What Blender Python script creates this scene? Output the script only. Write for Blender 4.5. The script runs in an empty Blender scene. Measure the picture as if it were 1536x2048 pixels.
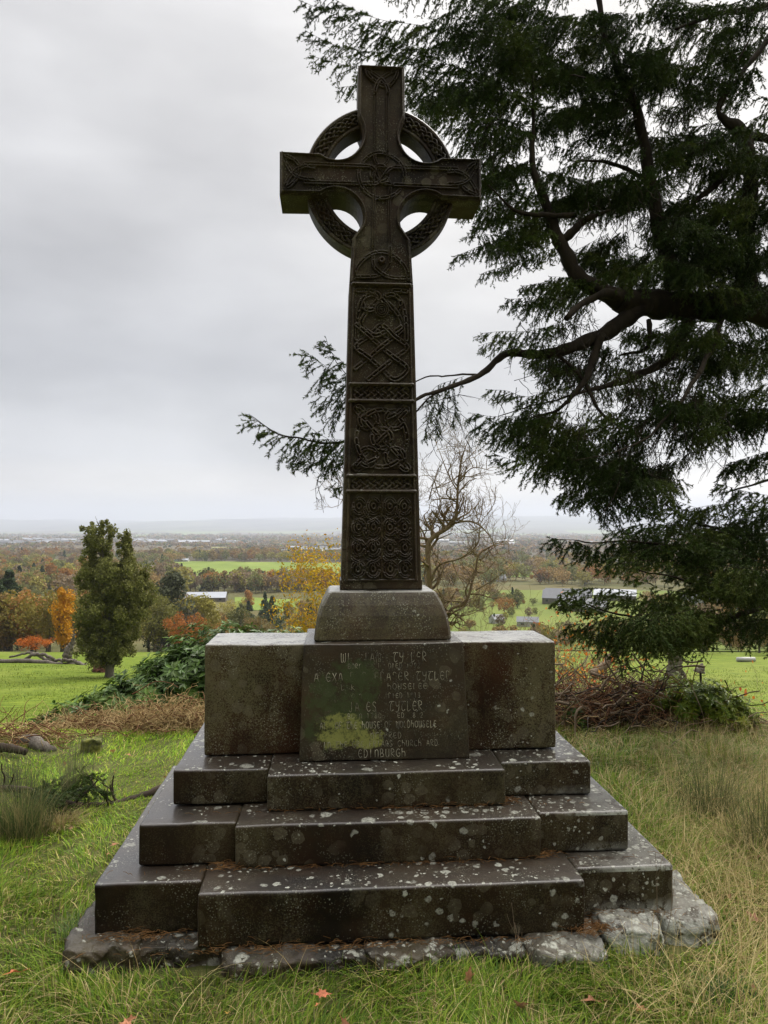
import bpy, bmesh, math, random
import numpy as np
from mathutils import Vector, noise as mnoise

# ============================================================ camera / world / sun / exposure
SC = bpy.context.scene
COL = SC.collection
F_PX = 1480.0; EYE = 1.6; PITCH = math.radians(1.2); TURN = math.radians(4.2)
cam_d = bpy.data.cameras.new('camera'); cam = bpy.data.objects.new('camera', cam_d); COL.objects.link(cam)
cam_d.sensor_fit = 'VERTICAL'; cam_d.sensor_height = 36.0; cam_d.lens = 36.0 * F_PX / 2048.0
cam_d.clip_start = 0.05; cam_d.clip_end = 60000
cam.location = (0, 0, EYE); cam.rotation_euler = (math.radians(90) + PITCH, 0, 0)
SC.camera = cam
SC.view_settings.view_transform = 'Standard'; SC.view_settings.look = 'None'
SC.view_settings.gamma = 1.0; SC.view_settings.use_curve_mapping = False
SC.view_settings.exposure = 1.42
SC.cycles.max_bounces = 6; SC.cycles.volume_bounces = 2; SC.cycles.use_denoising = True
SC.cycles.transparent_max_bounces = 8

SUN_EL, SUN_AZ = 38.0, 25.0     # behind thin cloud, ahead and a little to the right
w = bpy.data.worlds.new('World'); SC.world = w; w.use_nodes = True
NT = w.node_tree; NT.nodes.clear()

class G:
    """tiny node graph helper"""
    def __init__(s, nt): s.nt = nt
    def n(s, t, **kw):
        nd = s.nt.nodes.new(t)
        for k, v in kw.items():
            if k.startswith('i_'):
                key = k[2:]
                key = int(key) if key.isdigit() else key.replace('_', ' ')
                s.set(nd.inputs[key], v)
            else: setattr(nd, k, v)
        return nd
    def set(s, inp, v):
        if isinstance(v, bpy.types.NodeSocket): s.nt.links.new(v, inp)
        elif isinstance(v, bpy.types.Node): s.nt.links.new(v.outputs[0], inp)
        else:
            if isinstance(v, (tuple, list)) and len(v) == 3 and inp.type == 'RGBA': v = (*v, 1)
            inp.default_value = v
    def math(s, op, a, b=0.0, c=0.0, clamp=False):
        nd = s.n('ShaderNodeMath', operation=op); nd.use_clamp = clamp
        s.set(nd.inputs[0], a); s.set(nd.inputs[1], b); s.set(nd.inputs[2], c); return nd.outputs[0]
    def mix(s, f, a, b, mode='MIX'):
        nd = s.n('ShaderNodeMix', data_type='RGBA', blend_type=mode)
        s.set(nd.inputs[0], f); s.set(nd.inputs[6], a); s.set(nd.inputs[7], b); return nd.outputs[2]
    def ramp(s, f, stops, interp='LINEAR'):
        nd = s.n('ShaderNodeValToRGB'); cr = nd.color_ramp; cr.interpolation = interp
        while len(cr.elements) < len(stops): cr.elements.new(0.5)
        for e, (p, c) in zip(cr.elements, stops):
            e.position = p
            e.color = (c, c, c, 1) if isinstance(c, (int, float)) else (*c, 1)
        s.set(nd.inputs[0], f); return nd.outputs[0]
    def noise(s, vec, scale, detail=4, rough=0.55, dist=0.0, out=0):
        nd = s.n('ShaderNodeTexNoise'); s.set(nd.inputs['Vector'], vec)
        nd.inputs['Scale'].default_value = scale; nd.inputs['Detail'].default_value = detail
        nd.inputs['Roughness'].default_value = rough; nd.inputs['Distortion'].default_value = dist
        return nd.outputs[out]
    def vor(s, vec, scale, feat='F1', rnd=1.0):
        nd = s.n('ShaderNodeTexVoronoi', feature=feat); s.set(nd.inputs['Vector'], vec)
        nd.inputs['Scale'].default_value = scale; nd.inputs['Randomness'].default_value = rnd; return nd
    def sep(s, v):
        nd = s.n('ShaderNodeSeparateXYZ'); s.set(nd.inputs[0], v); return nd.outputs
    def comb(s, x, y, z):
        nd = s.n('ShaderNodeCombineXYZ'); s.set(nd.inputs[0], x); s.set(nd.inputs[1], y); s.set(nd.inputs[2], z); return nd.outputs[0]
    def vmul(s, v, k):
        nd = s.n('ShaderNodeVectorMath', operation='MULTIPLY'); s.set(nd.inputs[0], v); nd.inputs[1].default_value = k; return nd.outputs[0]
    def vadd(s, a, b):
        nd = s.n('ShaderNodeVectorMath', operation='ADD'); s.set(nd.inputs[0], a); s.set(nd.inputs[1], b); return nd.outputs[0]

g = G(NT)
sky = g.n('ShaderNodeTexSky', sky_type='NISHITA'); sky.sun_disc = False
sky.sun_elevation = math.radians(SUN_EL); sky.sun_rotation = math.radians(SUN_AZ)
tc = g.n('ShaderNodeTexCoord').outputs['Generated']
X, Y, Z = g.sep(tc)
az = g.math('DIVIDE', X, g.math('MAXIMUM', g.math('ABSOLUTE', Y), 0.15))        # left-right
# stratus cover: soft banks, flattened towards the horizon
st = g.comb(g.math('DIVIDE', X, g.math('ADD', g.math('ABSOLUTE', Z), 0.42)), g.math('DIVIDE', Y, g.math('ADD', g.math('ABSOLUTE', Z), 0.42)), g.math('MULTIPLY', Z, 3.0))
n1 = g.noise(st, 1.5, 3, 0.45, 0.2); n2 = g.noise(st, 4.0, 5, 0.55, 0.2)
cl = g.math('ADD', g.math('MULTIPLY', n1, 0.72), g.math('MULTIPLY', n2, 0.28))
elev = g.ramp(Z, [(0.0, (0.285, 0.29, 0.315)), (0.02, (0.30, 0.305, 0.325)), (0.05, (0.375, 0.362, 0.345)), (0.09, (0.30, 0.305, 0.315)), (0.20, (0.25, 0.255, 0.268)),
                  (0.36, (0.315, 0.317, 0.325)), (0.58, (0.415, 0.415, 0.42)), (0.78, (1.45, 1.45, 1.46)), (1.0, (1.75, 1.75, 1.76))])
side = g.ramp(g.math('MULTIPLY_ADD', az, 0.8, 0.5), [(0.0, (0.84, 0.845, 0.865)), (0.35, (0.90, 0.90, 0.91)), (0.55, (1.16, 1.15, 1.13)), (1.0, (1.40, 1.38, 1.34))])
bank = g.ramp(cl, [(0.34, 0.76), (0.5, 0.99), (0.66, 1.24)])
cloud = g.mix(1.0, g.mix(1.0, elev, side, 'MULTIPLY'), bank, 'MULTIPLY')
behind = g.ramp(g.math('MULTIPLY_ADD', Y, 0.5, 0.5), [(0.2, 0.38), (0.62, 1.0)])   # unseen sky behind the viewer, dimmed to keep the stone fronts dark
cloud = g.mix(1.0, g.mix(1.0, cloud, behind, 'MULTIPLY'), g.ramp(Z, [(0.55, (0.84, 0.825, 0.80)), (0.75, (1.0, 0.98, 0.95))]), 'MULTIPLY')
bg1 = g.n('ShaderNodeBackground', i_Color=sky.outputs[0], i_Strength=0.07)
bg2 = g.n('ShaderNodeBackground', i_Color=cloud, i_Strength=1.0)
mxs = g.n('ShaderNodeMixShader'); mxs.inputs[0].default_value = 0.96
NT.links.new(bg1.outputs[0], mxs.inputs[1]); NT.links.new(bg2.outputs[0], mxs.inputs[2])
wo = g.n('ShaderNodeOutputWorld'); NT.links.new(mxs.outputs[0], wo.inputs[0])

sd = bpy.data.lights.new('sun', 'SUN'); sd.energy = 1.5; sd.angle = math.radians(35); sd.color = (1.0, 0.96, 0.90)
sun = bpy.data.objects.new('sun', sd); COL.objects.link(sun)
el, azr = math.radians(SUN_EL), math.radians(SUN_AZ)
dirv = Vector((math.sin(azr) * math.cos(el), math.cos(azr) * math.cos(el), math.sin(el)))
sun.rotation_euler = dirv.to_track_quat('Z', 'Y').to_euler()

# ============================================================ helpers
rng = np.random.default_rng(7); random.seed(7)

def ray(px, py):
    X = (px - 768) / F_PX; Zz = (1024 - py) / F_PX; c, s = math.cos(PITCH), math.sin(PITCH)
    return np.array([X, c - Zz * s, s + Zz * c])
def P(px, py, d):
    """real-world point that the photo shows at px,py when it stands d metres ahead"""
    r = ray(px, py); t = d / r[1]; return np.array([r[0] * t, d, EYE + r[2] * t])

def tag(o, label=None, cat=None, group=None, kind=None):
    if label: o['label'] = label
    if cat: o['category'] = cat
    if group: o['group'] = group
    if kind: o['kind'] = kind
    return o
def thing(name, label, cat, loc=(0, 0, 0), rz=0.0, group=None):
    o = bpy.data.objects.new(name, None); COL.objects.link(o); o.location = loc; o.rotation_euler = (0, 0, rz)
    o.empty_display_size = 0.2
    return tag(o, label, cat, group)

class MB:
    def __init__(s): s.v = []; s.f = {3: [], 4: []}; s.c = []; s.n = 0
    def add(s, v, tri=None, quad=None, col=None):
        v = np.asarray(v, float).reshape(-1, 3)
        if tri is not None and len(tri): s.f[3].append(np.asarray(tri) + s.n)
        if quad is not None and len(quad): s.f[4].append(np.asarray(quad) + s.n)
        s.v.append(v)
        if col is None: col = np.ones((len(v), 3))
        col = np.asarray(col, float)
        if col.ndim == 1: col = np.tile(col, (len(v), 1))
        s.c.append(col); s.n += len(v)
    def tube(s, pts, rad, n=6, col=None, cap=True):
        pts = np.asarray(pts, float); m = len(pts); rad = np.broadcast_to(np.asarray(rad, float), (m,))
        t = np.gradient(pts, axis=0); t /= np.linalg.norm(t, axis=1)[:, None] + 1e-9
        ref = np.array([0, 0, 1.0]) if abs(t[:, 2]).mean() < 0.8 else np.array([1.0, 0, 0])
        a = np.cross(t, ref); a /= np.linalg.norm(a, axis=1)[:, None] + 1e-9; b = np.cross(t, a)
        th = np.arange(n) * 2 * np.pi / n
        ring = (a[:, None] * np.cos(th)[None, :, None] + b[:, None] * np.sin(th)[None, :, None]) * rad[:, None, None] + pts[:, None]
        i = np.arange(m - 1)[:, None] * n; j = np.arange(n)[None]; k = (j + 1) % n
        q = np.stack([i + j, i + k, i + n + k, i + n + j], -1).reshape(-1, 4)
        v = ring.reshape(-1, 3); tri = None
        if cap:
            v = np.vstack([v, pts[0], pts[-1]]); jj = np.arange(n); kk = (jj + 1) % n
            tri = np.vstack([np.stack([kk, jj, np.full(n, m * n)], 1), np.stack([jj + (m - 1) * n, kk + (m - 1) * n, np.full(n, m * n + 1)], 1)])
        s.add(v, tri, q, col)
    def build(s, name, mat, parent=None, smooth=True):
        me = bpy.data.meshes.new(name); v = np.vstack(s.v)
        loops = []; starts = []; tot = 0
        for k in (3, 4):
            if s.f[k]:
                fa = np.vstack(s.f[k]); loops.append(fa.ravel()); starts.append(tot + np.arange(len(fa)) * k); tot += fa.size
        loops = np.concatenate(loops); starts = np.concatenate(starts)
        me.vertices.add(len(v)); me.vertices.foreach_set('co', v.ravel().astype(np.float32))
        me.loops.add(len(loops)); me.loops.foreach_set('vertex_index', loops.astype(np.int32))
        me.polygons.add(len(starts)); me.polygons.foreach_set('loop_start', starts.astype(np.int32))
        me.update(calc_edges=True)
        c = np.vstack(s.c)
        if not np.allclose(c, 1):
            at = me.color_attributes.new('tint', 'FLOAT_COLOR', 'POINT')
            at.data.foreach_set('color', np.hstack([c, np.ones((len(c), 1))]).ravel().astype(np.float32))
        me.polygons.foreach_set('use_smooth', np.full(len(starts), smooth))
        if isinstance(mat, (list, tuple)):
            for m_ in mat: me.materials.append(m_)
        else: me.materials.append(mat)
        me.validate(); o = bpy.data.objects.new(name, me); COL.objects.link(o)
        if parent: o.parent = parent
        return o

def from_bm(name, bm, mat, parent=None, smooth=False):
    me = bpy.data.meshes.new(name); bm.to_mesh(me); bm.free(); me.materials.append(mat)
    if smooth: me.polygons.foreach_set('use_smooth', [True] * len(me.polygons))
    o = bpy.data.objects.new(name, me); COL.objects.link(o)
    if parent: o.parent = parent
    return o

def norm(v): v = np.asarray(v, float); return v / (np.linalg.norm(v) + 1e-9)
def smooth_path(ctrl, n=8):
    """Catmull-Rom through control rows (any number of columns)"""
    c = np.asarray(ctrl, float)
    if len(c) < 3:
        t = np.linspace(0, 1, n)[:, None]; return c[0] * (1 - t) + c[-1] * t
    e = np.vstack([2 * c[0] - c[1], c, 2 * c[-1] - c[-2]]); out = []
    for i in range(1, len(e) - 2):
        t = np.linspace(0, 1, n, endpoint=False)[:, None]; p0, p1, p2, p3 = e[i - 1:i + 3]
        out.append(0.5 * (2 * p1 + (p2 - p0) * t + (2 * p0 - 5 * p1 + 4 * p2 - p3) * t * t + (3 * p1 - p0 - 3 * p2 + p3) * t ** 3))
    return np.vstack(out + [c[-1:]])

# ============================================================ materials
def new_mat(name):
    m = bpy.data.materials.new(name); m.use_nodes = True; m.node_tree.nodes.clear(); return m, G(m.node_tree)
def finish(m, g, **kw):
    b = g.n('ShaderNodeBsdfPrincipled')
    for k, v in kw.items(): g.set(b.inputs[k.replace('_', ' ')], v)
    o = g.n('ShaderNodeOutputMaterial'); g.nt.links.new(b.outputs[0], o.inputs[0]); return m, b

def stone_mat(name, base=(0.060, 0.046, 0.033), algae=0.6, spots=0.5, wet=0.5, coarse=0.25, thr=0.50, grad=None, crust_sheen=0.0, corner=False):
    """old wet sandstone with brown staining, dusty green algae, round pale lichens on the ledges"""
    m, g = new_mat(name)
    co = g.n('ShaderNodeTexCoord').outputs['Object']; geo = g.n('ShaderNodeNewGeometry')
    nz = g.sep(geo.outputs['True Normal'])[2]; up = g.math('SMOOTH_MIN', g.math('MAXIMUM', nz, 0.0), 1.0, 0.05)
    big = g.noise(co, 2.2, 5, 0.6, 0.4); mid = g.noise(co, 9, 6, 0.65, 0.3); fine = g.noise(co, 70, 4, 0.7); grain = g.noise(co, 320, 2, 0.6)
    c0 = g.mix(g.ramp(big, [(0.36, 0), (0.64, 1)]), tuple(x * 0.40 for x in base), (base[0] * 1.7, base[1] * 1.6, base[2] * 1.25))
    c0 = g.mix(g.ramp(mid, [(0.45, 0), (0.75, 0.55)]), c0, (base[0] * 1.5, base[1] * 0.80, base[2] * 0.45))
    # vertical streaks of algae
    st = g.math('ADD', g.math('MULTIPLY', g.noise(g.vmul(co, (1.0, 1.0, 0.5)), 2.6, 3, 0.6, 0.3), 0.6), g.math('MULTIPLY', g.noise(g.vmul(co, (1.0, 1.0, 0.35)), 9.0, 6, 0.7, 0.2), 0.4))
    dust = g.noise(co, 190, 3, 0.75)
    av = g.math('ADD', st, g.math('ADD', g.math('MULTIPLY', g.math('SUBTRACT', fine, 0.5), 0.30), g.math('MULTIPLY', g.math('SUBTRACT', dust, 0.5), 0.75)))
    if grad:
        ls = g.sep(co); av = g.math('ADD', av, g.math('MULTIPLY', g.math('SUBTRACT', ls[2], grad[0]), grad[1])); av = g.math('ADD', av, g.math('MULTIPLY', g.math('SUBTRACT', g.math('ABSOLUTE', ls[0]), 0.56), grad[2]))
    alg = g.math('MULTIPLY', g.ramp(av, [(thr, 0), (thr + 0.16, 1)]), g.math('MULTIPLY', g.math('MULTIPLY_ADD', up, -0.75, 1.0), algae))
    c1 = g.mix(alg, c0, g.mix(mid, (0.070, 0.066, 0.024), (0.165, 0.145, 0.080)))
    rs = g.vor(g.vadd(co, g.vmul(g.n('ShaderNodeTexNoise', i_Vector=co, i_Scale=20.0).outputs['Color'], (0.03, 0.03, 0.03))), 15); rm = g.math('MULTIPLY', g.math('LESS_THAN', rs.outputs['Distance'], 0.40), g.ramp(g.noise(co, 2.7, 3, 0.6), [(0.46, 0), (0.60, 0.8)]))
    c1 = g.mix(g.math('MULTIPLY', g.math('MULTIPLY', rm, g.math('MULTIPLY_ADD', up, -0.8, 1.0)), g.math('MULTIPLY_ADD', fine, 0.8, 0.1)), c1, (0.13, 0.115, 0.075))
    # speckle of crustose lichen
    vs = g.vor(co, 110); sp = g.math('MULTIPLY', g.math('LESS_THAN', vs.outputs['Distance'], 0.28), g.ramp(g.noise(co, 6, 4, 0.7), [(0.47, 0), (0.60, 1)]))
    c2 = g.mix(g.math('MULTIPLY', sp, 0.55 * algae + 0.2), c1, (0.26, 0.26, 0.19))
    # round pale lichens, two sizes; thickest on ledges and to the right
    xx = g.sep(co)
    dens = g.math('MULTIPLY_ADD', up, 0.34, g.math('MULTIPLY_ADD', xx[0], 0.16, spots * 0.14))
    dens = g.math('ADD', dens, g.math('MULTIPLY', xx[2], -0.10))
    wob = g.vadd(co, g.vmul(g.n('ShaderNodeTexNoise', i_Vector=co, i_Scale=38.0, i_Detail=3.0).outputs['Color'], (0.024, 0.024, 0.024)))
    lich = None; crk = g.ramp(g.noise(co, 95, 4, 0.75), [(0.36, 0.25), (0.52, 1.0)])
    for sc_, r0, off in ((12.0, 0.44, -0.10), (23.0, 0.46, 0.02), (52.0, 0.44, 0.05)):
        vv = g.vor(wob, sc_); rc = g.sep(vv.outputs['Color'])
        clus = g.noise(co, 3.1 + sc_ * 0.05, 3, 0.6)
        keep = g.math('LESS_THAN', rc[0], g.math('MULTIPLY', g.ramp(clus, [(0.40, 0.0), (0.66, 2.6)]), g.math('ADD', dens, off)))
        rad = g.math('MULTIPLY', g.math('MULTIPLY_ADD', rc[1], 0.7, 0.3), r0)
        edge = g.math('SUBTRACT', rad, vv.outputs['Distance'])
        mk = g.math('MULTIPLY', g.math('MULTIPLY', g.math('MULTIPLY', g.ramp(edge, [(0.0, 0), (0.10, 1)]), keep), g.math('MULTIPLY_ADD', rc[2], 0.65, 0.35)), crk)
        lich = mk if lich is None else g.math('MAXIMUM', lich, mk)
    c3 = g.mix(g.math('MULTIPLY', lich, 0.92), c2, g.mix(g.math('MULTIPLY_ADD', fine, 1.2, -0.1), (0.33, 0.34, 0.27), (0.60, 0.61, 0.53)))
    if crust_sheen:  # pale lichen on flat tops, with their sky reflection painted into the colour
        ck = g.math('MULTIPLY', g.ramp(g.math('ADD', mid, g.math('MULTIPLY', g.math('SUBTRACT', fine, 0.5), 0.6)), [(0.30, 0), (0.52, 1)]), g.math('MULTIPLY', g.math('MULTIPLY_ADD', up, 2.0, -1.0, True), crust_sheen))
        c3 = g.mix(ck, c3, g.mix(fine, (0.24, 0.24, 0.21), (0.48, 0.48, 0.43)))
    if corner:
        cx_ = g.math('MULTIPLY_ADD', g.math('ADD', xx[0], g.math('MULTIPLY', g.math('SUBTRACT', mid, 0.5), 0.9)), 3.0, -2.1, True); ed = g.math('SUBTRACT', 1.0, g.math('MULTIPLY', g.math('FRACT', g.math('MULTIPLY_ADD', xx[2], 5.85, -0.43)), 2.6), 0, True)
        if corner == 2: ed = 1.0; cx_ = g.math('MULTIPLY_ADD', g.math('ADD', xx[0], g.math('MULTIPLY', g.math('SUBTRACT', mid, 0.5), 0.5)), 2.5, -1.1, True)
        ck = g.math('MULTIPLY', g.math('MULTIPLY', g.math('MULTIPLY', cx_, ed), g.math('MULTIPLY_ADD', up, -0.75, 1.0)), g.ramp(g.math('ADD', g.noise(wob, 16, 5, 0.7), g.math('MULTIPLY', g.math('SUBTRACT', fine, 0.5), 0.4)), [(0.40, 0), (0.48, 1)]))
        c3 = g.mix(g.math('MULTIPLY', ck, 0.85), c3, g.mix(fine, (0.30, 0.31, 0.26), (0.58, 0.60, 0.54)))
    rough = g.math('MULTIPLY_ADD', fine, 0.25, g.math('MULTIPLY_ADD', g.math('MAXIMUM', lich, alg), 0.35, 0.42))
    hgt = g.math('ADD', g.math('ADD', g.math('MULTIPLY', mid, 0.5 * coarse * 4), g.math('MULTIPLY', fine, coarse * 1.2)), g.math('ADD', g.math('MULTIPLY', grain, 0.22), g.math('MULTIPLY', lich, 0.35)))
    bp = g.n('ShaderNodeBump', i_Height=hgt); bp.inputs['Strength'].default_value = 0.55; bp.inputs['Distance'].default_value = 0.006
    bw = g.n('ShaderNodeBump', i_Height=g.math('ADD', mid, g.math('MULTIPLY', fine, 0.35))); bw.inputs['Strength'].default_value = 0.30; bw.inputs['Distance'].default_value = 0.004
    coat = g.math('MULTIPLY', g.math('MULTIPLY_ADD', up, 0.97, 0.02), g.math('SUBTRACT', wet, g.math('MULTIPLY', lich, wet * 0.85)))
    m, b = finish(m, g, Base_Color=c3, Roughness=rough, Normal=bp.outputs[0], Coat_Weight=coat, Specular_IOR_Level=g.math('MULTIPLY_ADD', up, 0.4, 0.16),
                  Coat_Roughness=g.math('MULTIPLY_ADD', mid, 0.25, 0.10), Coat_Normal=bw.outputs[0])
    return m

M_STEP = stone_mat('wet_step_stone', (0.0155, 0.0098, 0.005), 0.42, 0.60, 1.0, 0.26, 0.48, None, 0.0, True)
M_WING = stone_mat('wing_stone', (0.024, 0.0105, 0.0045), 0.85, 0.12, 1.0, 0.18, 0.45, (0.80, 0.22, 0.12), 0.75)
M_CROSS = stone_mat('carved_stone', (0.029, 0.0215, 0.0145), 0.5, 0.02, 0.45, 0.22, 0.52)
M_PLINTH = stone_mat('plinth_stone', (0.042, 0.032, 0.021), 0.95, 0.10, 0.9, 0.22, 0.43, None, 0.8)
M_FOUND = stone_mat('foundation_stone', (0.040, 0.034, 0.025), 0.45, 2.2, 0.06, 1.0, 0.47, None, 0.0, 2)

def panel_mat():
    """inscription face: same stone, with the patch of bright yellow-green moss low on its left"""
    m = stone_mat('inscribed_stone', (0.028, 0.022, 0.014), 0.30, 0.10, 0.8, 0.18)
    g = G(m.node_tree); b = [n for n in m.node_tree.nodes if n.type == 'BSDF_PRINCIPLED'][0]
    src = b.inputs['Base Color'].links[0].from_socket
    co = g.n('ShaderNodeTexCoord').outputs['Object']; x, y, z = g.sep(co)
    ns = g.noise(co, 13, 6, 0.7); fn = g.noise(co, 120, 3, 0.7)
    def blob(cx, cz, rx, rz):
        dx = g.math('DIVIDE', g.math('SUBTRACT', x, cx), rx); dz = g.math('DIVIDE', g.math('SUBTRACT', z, cz), rz)
        return g.math('SUBTRACT', 1.0, g.math('ADD', g.math('POWER', g.math('ABSOLUTE', dx), 4.0), g.math('POWER', g.math('ABSOLUTE', dz), 4.0)))
    j = g.math('ADD', g.math('MULTIPLY', g.math('SUBTRACT', ns, 0.5), 5.5), g.math('MULTIPLY', g.math('SUBTRACT', g.noise(co, 45, 5, 0.75), 0.5), 3.5))
    ye = g.ramp(g.math('ADD', g.math('MAXIMUM', blob(-0.20, 0.715, 0.105, 0.075), blob(-0.10, 0.68, 0.11, 0.045)), j), [(-0.6, 0), (1.1, 1)])
    gr = g.ramp(g.math('ADD', g.math('MAXIMUM', blob(-0.19, 0.80, 0.16, 0.16), blob(-0.13, 0.95, 0.12, 0.07)), j), [(-0.0, 0), (1.0, 1)])
    tx = g.math('MULTIPLY_ADD', fn, 1.5, -0.15)
    c = g.mix(g.math('MULTIPLY', gr, 0.75), src, (0.040, 0.056, 0.018))
    c = g.mix(g.math('MULTIPLY', ye, g.ramp(g.math('ADD', g.noise(co, 60, 5, 0.75), g.math('MULTIPLY', ye, 0.20)), [(0.50, 0.05), (0.66, 1)])), c, g.mix(ns, (0.12, 0.128, 0.028), (0.26, 0.27, 0.08)))
    g.set(b.inputs['Base Color'], c); return m
M_PANEL = panel_mat()

def leafy(name, cols, rough=0.55, var=3.0, trans=0.25, objcol=False, spec=0.35):
    m, g = new_mat(name); co = g.n('ShaderNodeTexCoord').outputs['Object']
    at = g.n('ShaderNodeAttribute', attribute_name='tint').outputs['Color'] if objcol in (False, 'tint') else None
    c = g.ramp(g.noise(co, var, 4, 0.6), [(0.3, cols[0]), (0.5, cols[1]), (0.72, cols[2])])
    if objcol is True: at = g.n('ShaderNodeObjectInfo').outputs['Color']
    if at is not None: c = g.mix(1.0, c, at, 'MULTIPLY')
    m, b = finish(m, g, Base_Color=c, Roughness=rough)
    b.inputs['Specular IOR Level'].default_value = spec
    if trans:
        out = [n for n in m.node_tree.nodes if n.type == 'OUTPUT_MATERIAL'][0]
        tr = g.n('ShaderNodeBsdfTranslucent', i_Color=c); mx = g.n('ShaderNodeMixShader'); mx.inputs[0].default_value = trans
        g.nt.links.new(b.outputs[0], mx.inputs[1]); g.nt.links.new(tr.outputs[0], mx.inputs[2]); g.nt.links.new(mx.outputs[0], out.inputs[0])
    return m
def bark(name, c1, c2, sc=12.0, bump=0.6, dist=0.01):
    m, g = new_mat(name); co = g.n('ShaderNodeTexCoord').outputs['Object']
    a = g.noise(g.vmul(co, (1, 1, 0.35)), sc, 6, 0.65, 0.5); b_ = g.noise(co, sc * 5, 4, 0.6)
    c = g.mix(g.ramp(a, [(0.3, 0), (0.7, 1)]), c1, c2)
    bp = g.n('ShaderNodeBump', i_Height=g.math('ADD', a, g.math('MULTIPLY', b_, 0.4))); bp.inputs['Strength'].default_value = bump; bp.inputs['Distance'].default_value = dist
    return finish(m, g, Base_Color=c, Roughness=0.9, Specular_IOR_Level=0.12, Normal=bp.outputs[0])[0]

M_NEEDLE = leafy('spruce_needles', [(0.020, 0.037, 0.009), (0.042, 0.068, 0.014), (0.10, 0.130, 0.026)], 0.6, 1.5, 0.12, spec=0.15)
M_SPBARK = bark('spruce_bark', (0.012, 0.009, 0.007), (0.035, 0.028, 0.017))
M_TWIG = bark('bare_twig_bark', (0.12, 0.085, 0.050), (0.24, 0.18, 0.105), 8)
M_DEAD = bark('dead_branch_bark', (0.09, 0.065, 0.042), (0.28, 0.215, 0.15), 6)
M_DARKWOOD = bark('wet_dark_bark', (0.020, 0.015, 0.012), (0.06, 0.045, 0.034), 10)
M_GREYLOG = bark('weathered_log', (0.05, 0.042, 0.034), (0.19, 0.165, 0.14), 9, 1.0, 0.03)
M_RHODO = leafy('rhododendron_leaf', [(0.040, 0.078, 0.014), (0.065, 0.115, 0.020), (0.120, 0.175, 0.034)], 0.45, 2.0, 0.2, spec=0.22)
M_LEAF = leafy('crown_leaf', [(0.70,) * 3, (1.0,) * 3, (1.35,) * 3], 0.7, 5.0, 0.25, True, spec=0.1)
M_TINT = leafy('tinted_leaf', [(0.75,) * 3, (1.0,) * 3, (1.25,) * 3], 0.7, 2.0, 0.25, spec=0.1)
M_GRASS = leafy('grass_blade', [(0.8,) * 3, (1.0,) * 3, (1.2,) * 3], 0.6, 1.2, 0.30, spec=0.12)
M_TRUNK = bark('field_tree_bark', (0.07, 0.06, 0.045), (0.16, 0.14, 0.11), 3)

# ============================================================ terrain
PROF = np.array([(-60, 1.5), (-12, 0.25), (0, 0.03), (2, 0.0), (5.8, 0.0), (7, -0.28), (8, -0.62), (10, -1.2), (14, -2.35), (20, -4.0), (30, -5.8), (45, -8.3), (60, -10.6), (80, -13.2), (100, -15.5),
                 (115, -17.5), (148, -24), (200, -32), (300, -41), (400, -42), (500, -42.5), (700, -46), (1000, -49.5), (1300, -52), (2000, -58), (3000, -66), (4500, -75), (7000, -85),
                 (10500, -85), (13500, 0), (16000, 120), (18500, 220), (21000, 285), (24500, 325), (26000, 250)], float)
def ground(x, y):
    x = np.asarray(x, float); y = np.asarray(y, float)
    z = np.interp(y, PROF[:, 0], PROF[:, 1])
    s = np.clip((y - 8) / 60, 0, 1)
    z = z + s * 0.35 * np.sin(x * 0.06 + 1.0) * np.cos(y * 0.045)
    near = np.clip((7.5 - np.abs(y)) / 7.5, 0, 1)
    z = z + 0.012 * np.sin(x * 2.3 + 0.4) * np.cos(y * 1.9) * np.clip(np.abs(y) / 3, 0, 1)
    far = np.clip((y - 9000) / 9000, 0, 1)
    z = z + far * (60 * np.sin(x / 2600.0 + 1.1) + 26 * np.sin(x / 900.0 + 0.3) + 14 * np.sin(x / 370.0 + y / 800.0) + 18 * np.sin(y / 1100.0 + x / 3000) + x * 0.006)
    mid = np.clip((y - 700) / 900, 0, 1) * np.clip((12000 - y) / 5000, 0, 1)
    z = z + mid * (3.0 * np.sin(x / 310.0 + y / 500.0) + 2.0 * np.cos(y / 170.0 + x / 640.0))
    return z
def gz(x, y): return float(ground(x, y))

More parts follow.
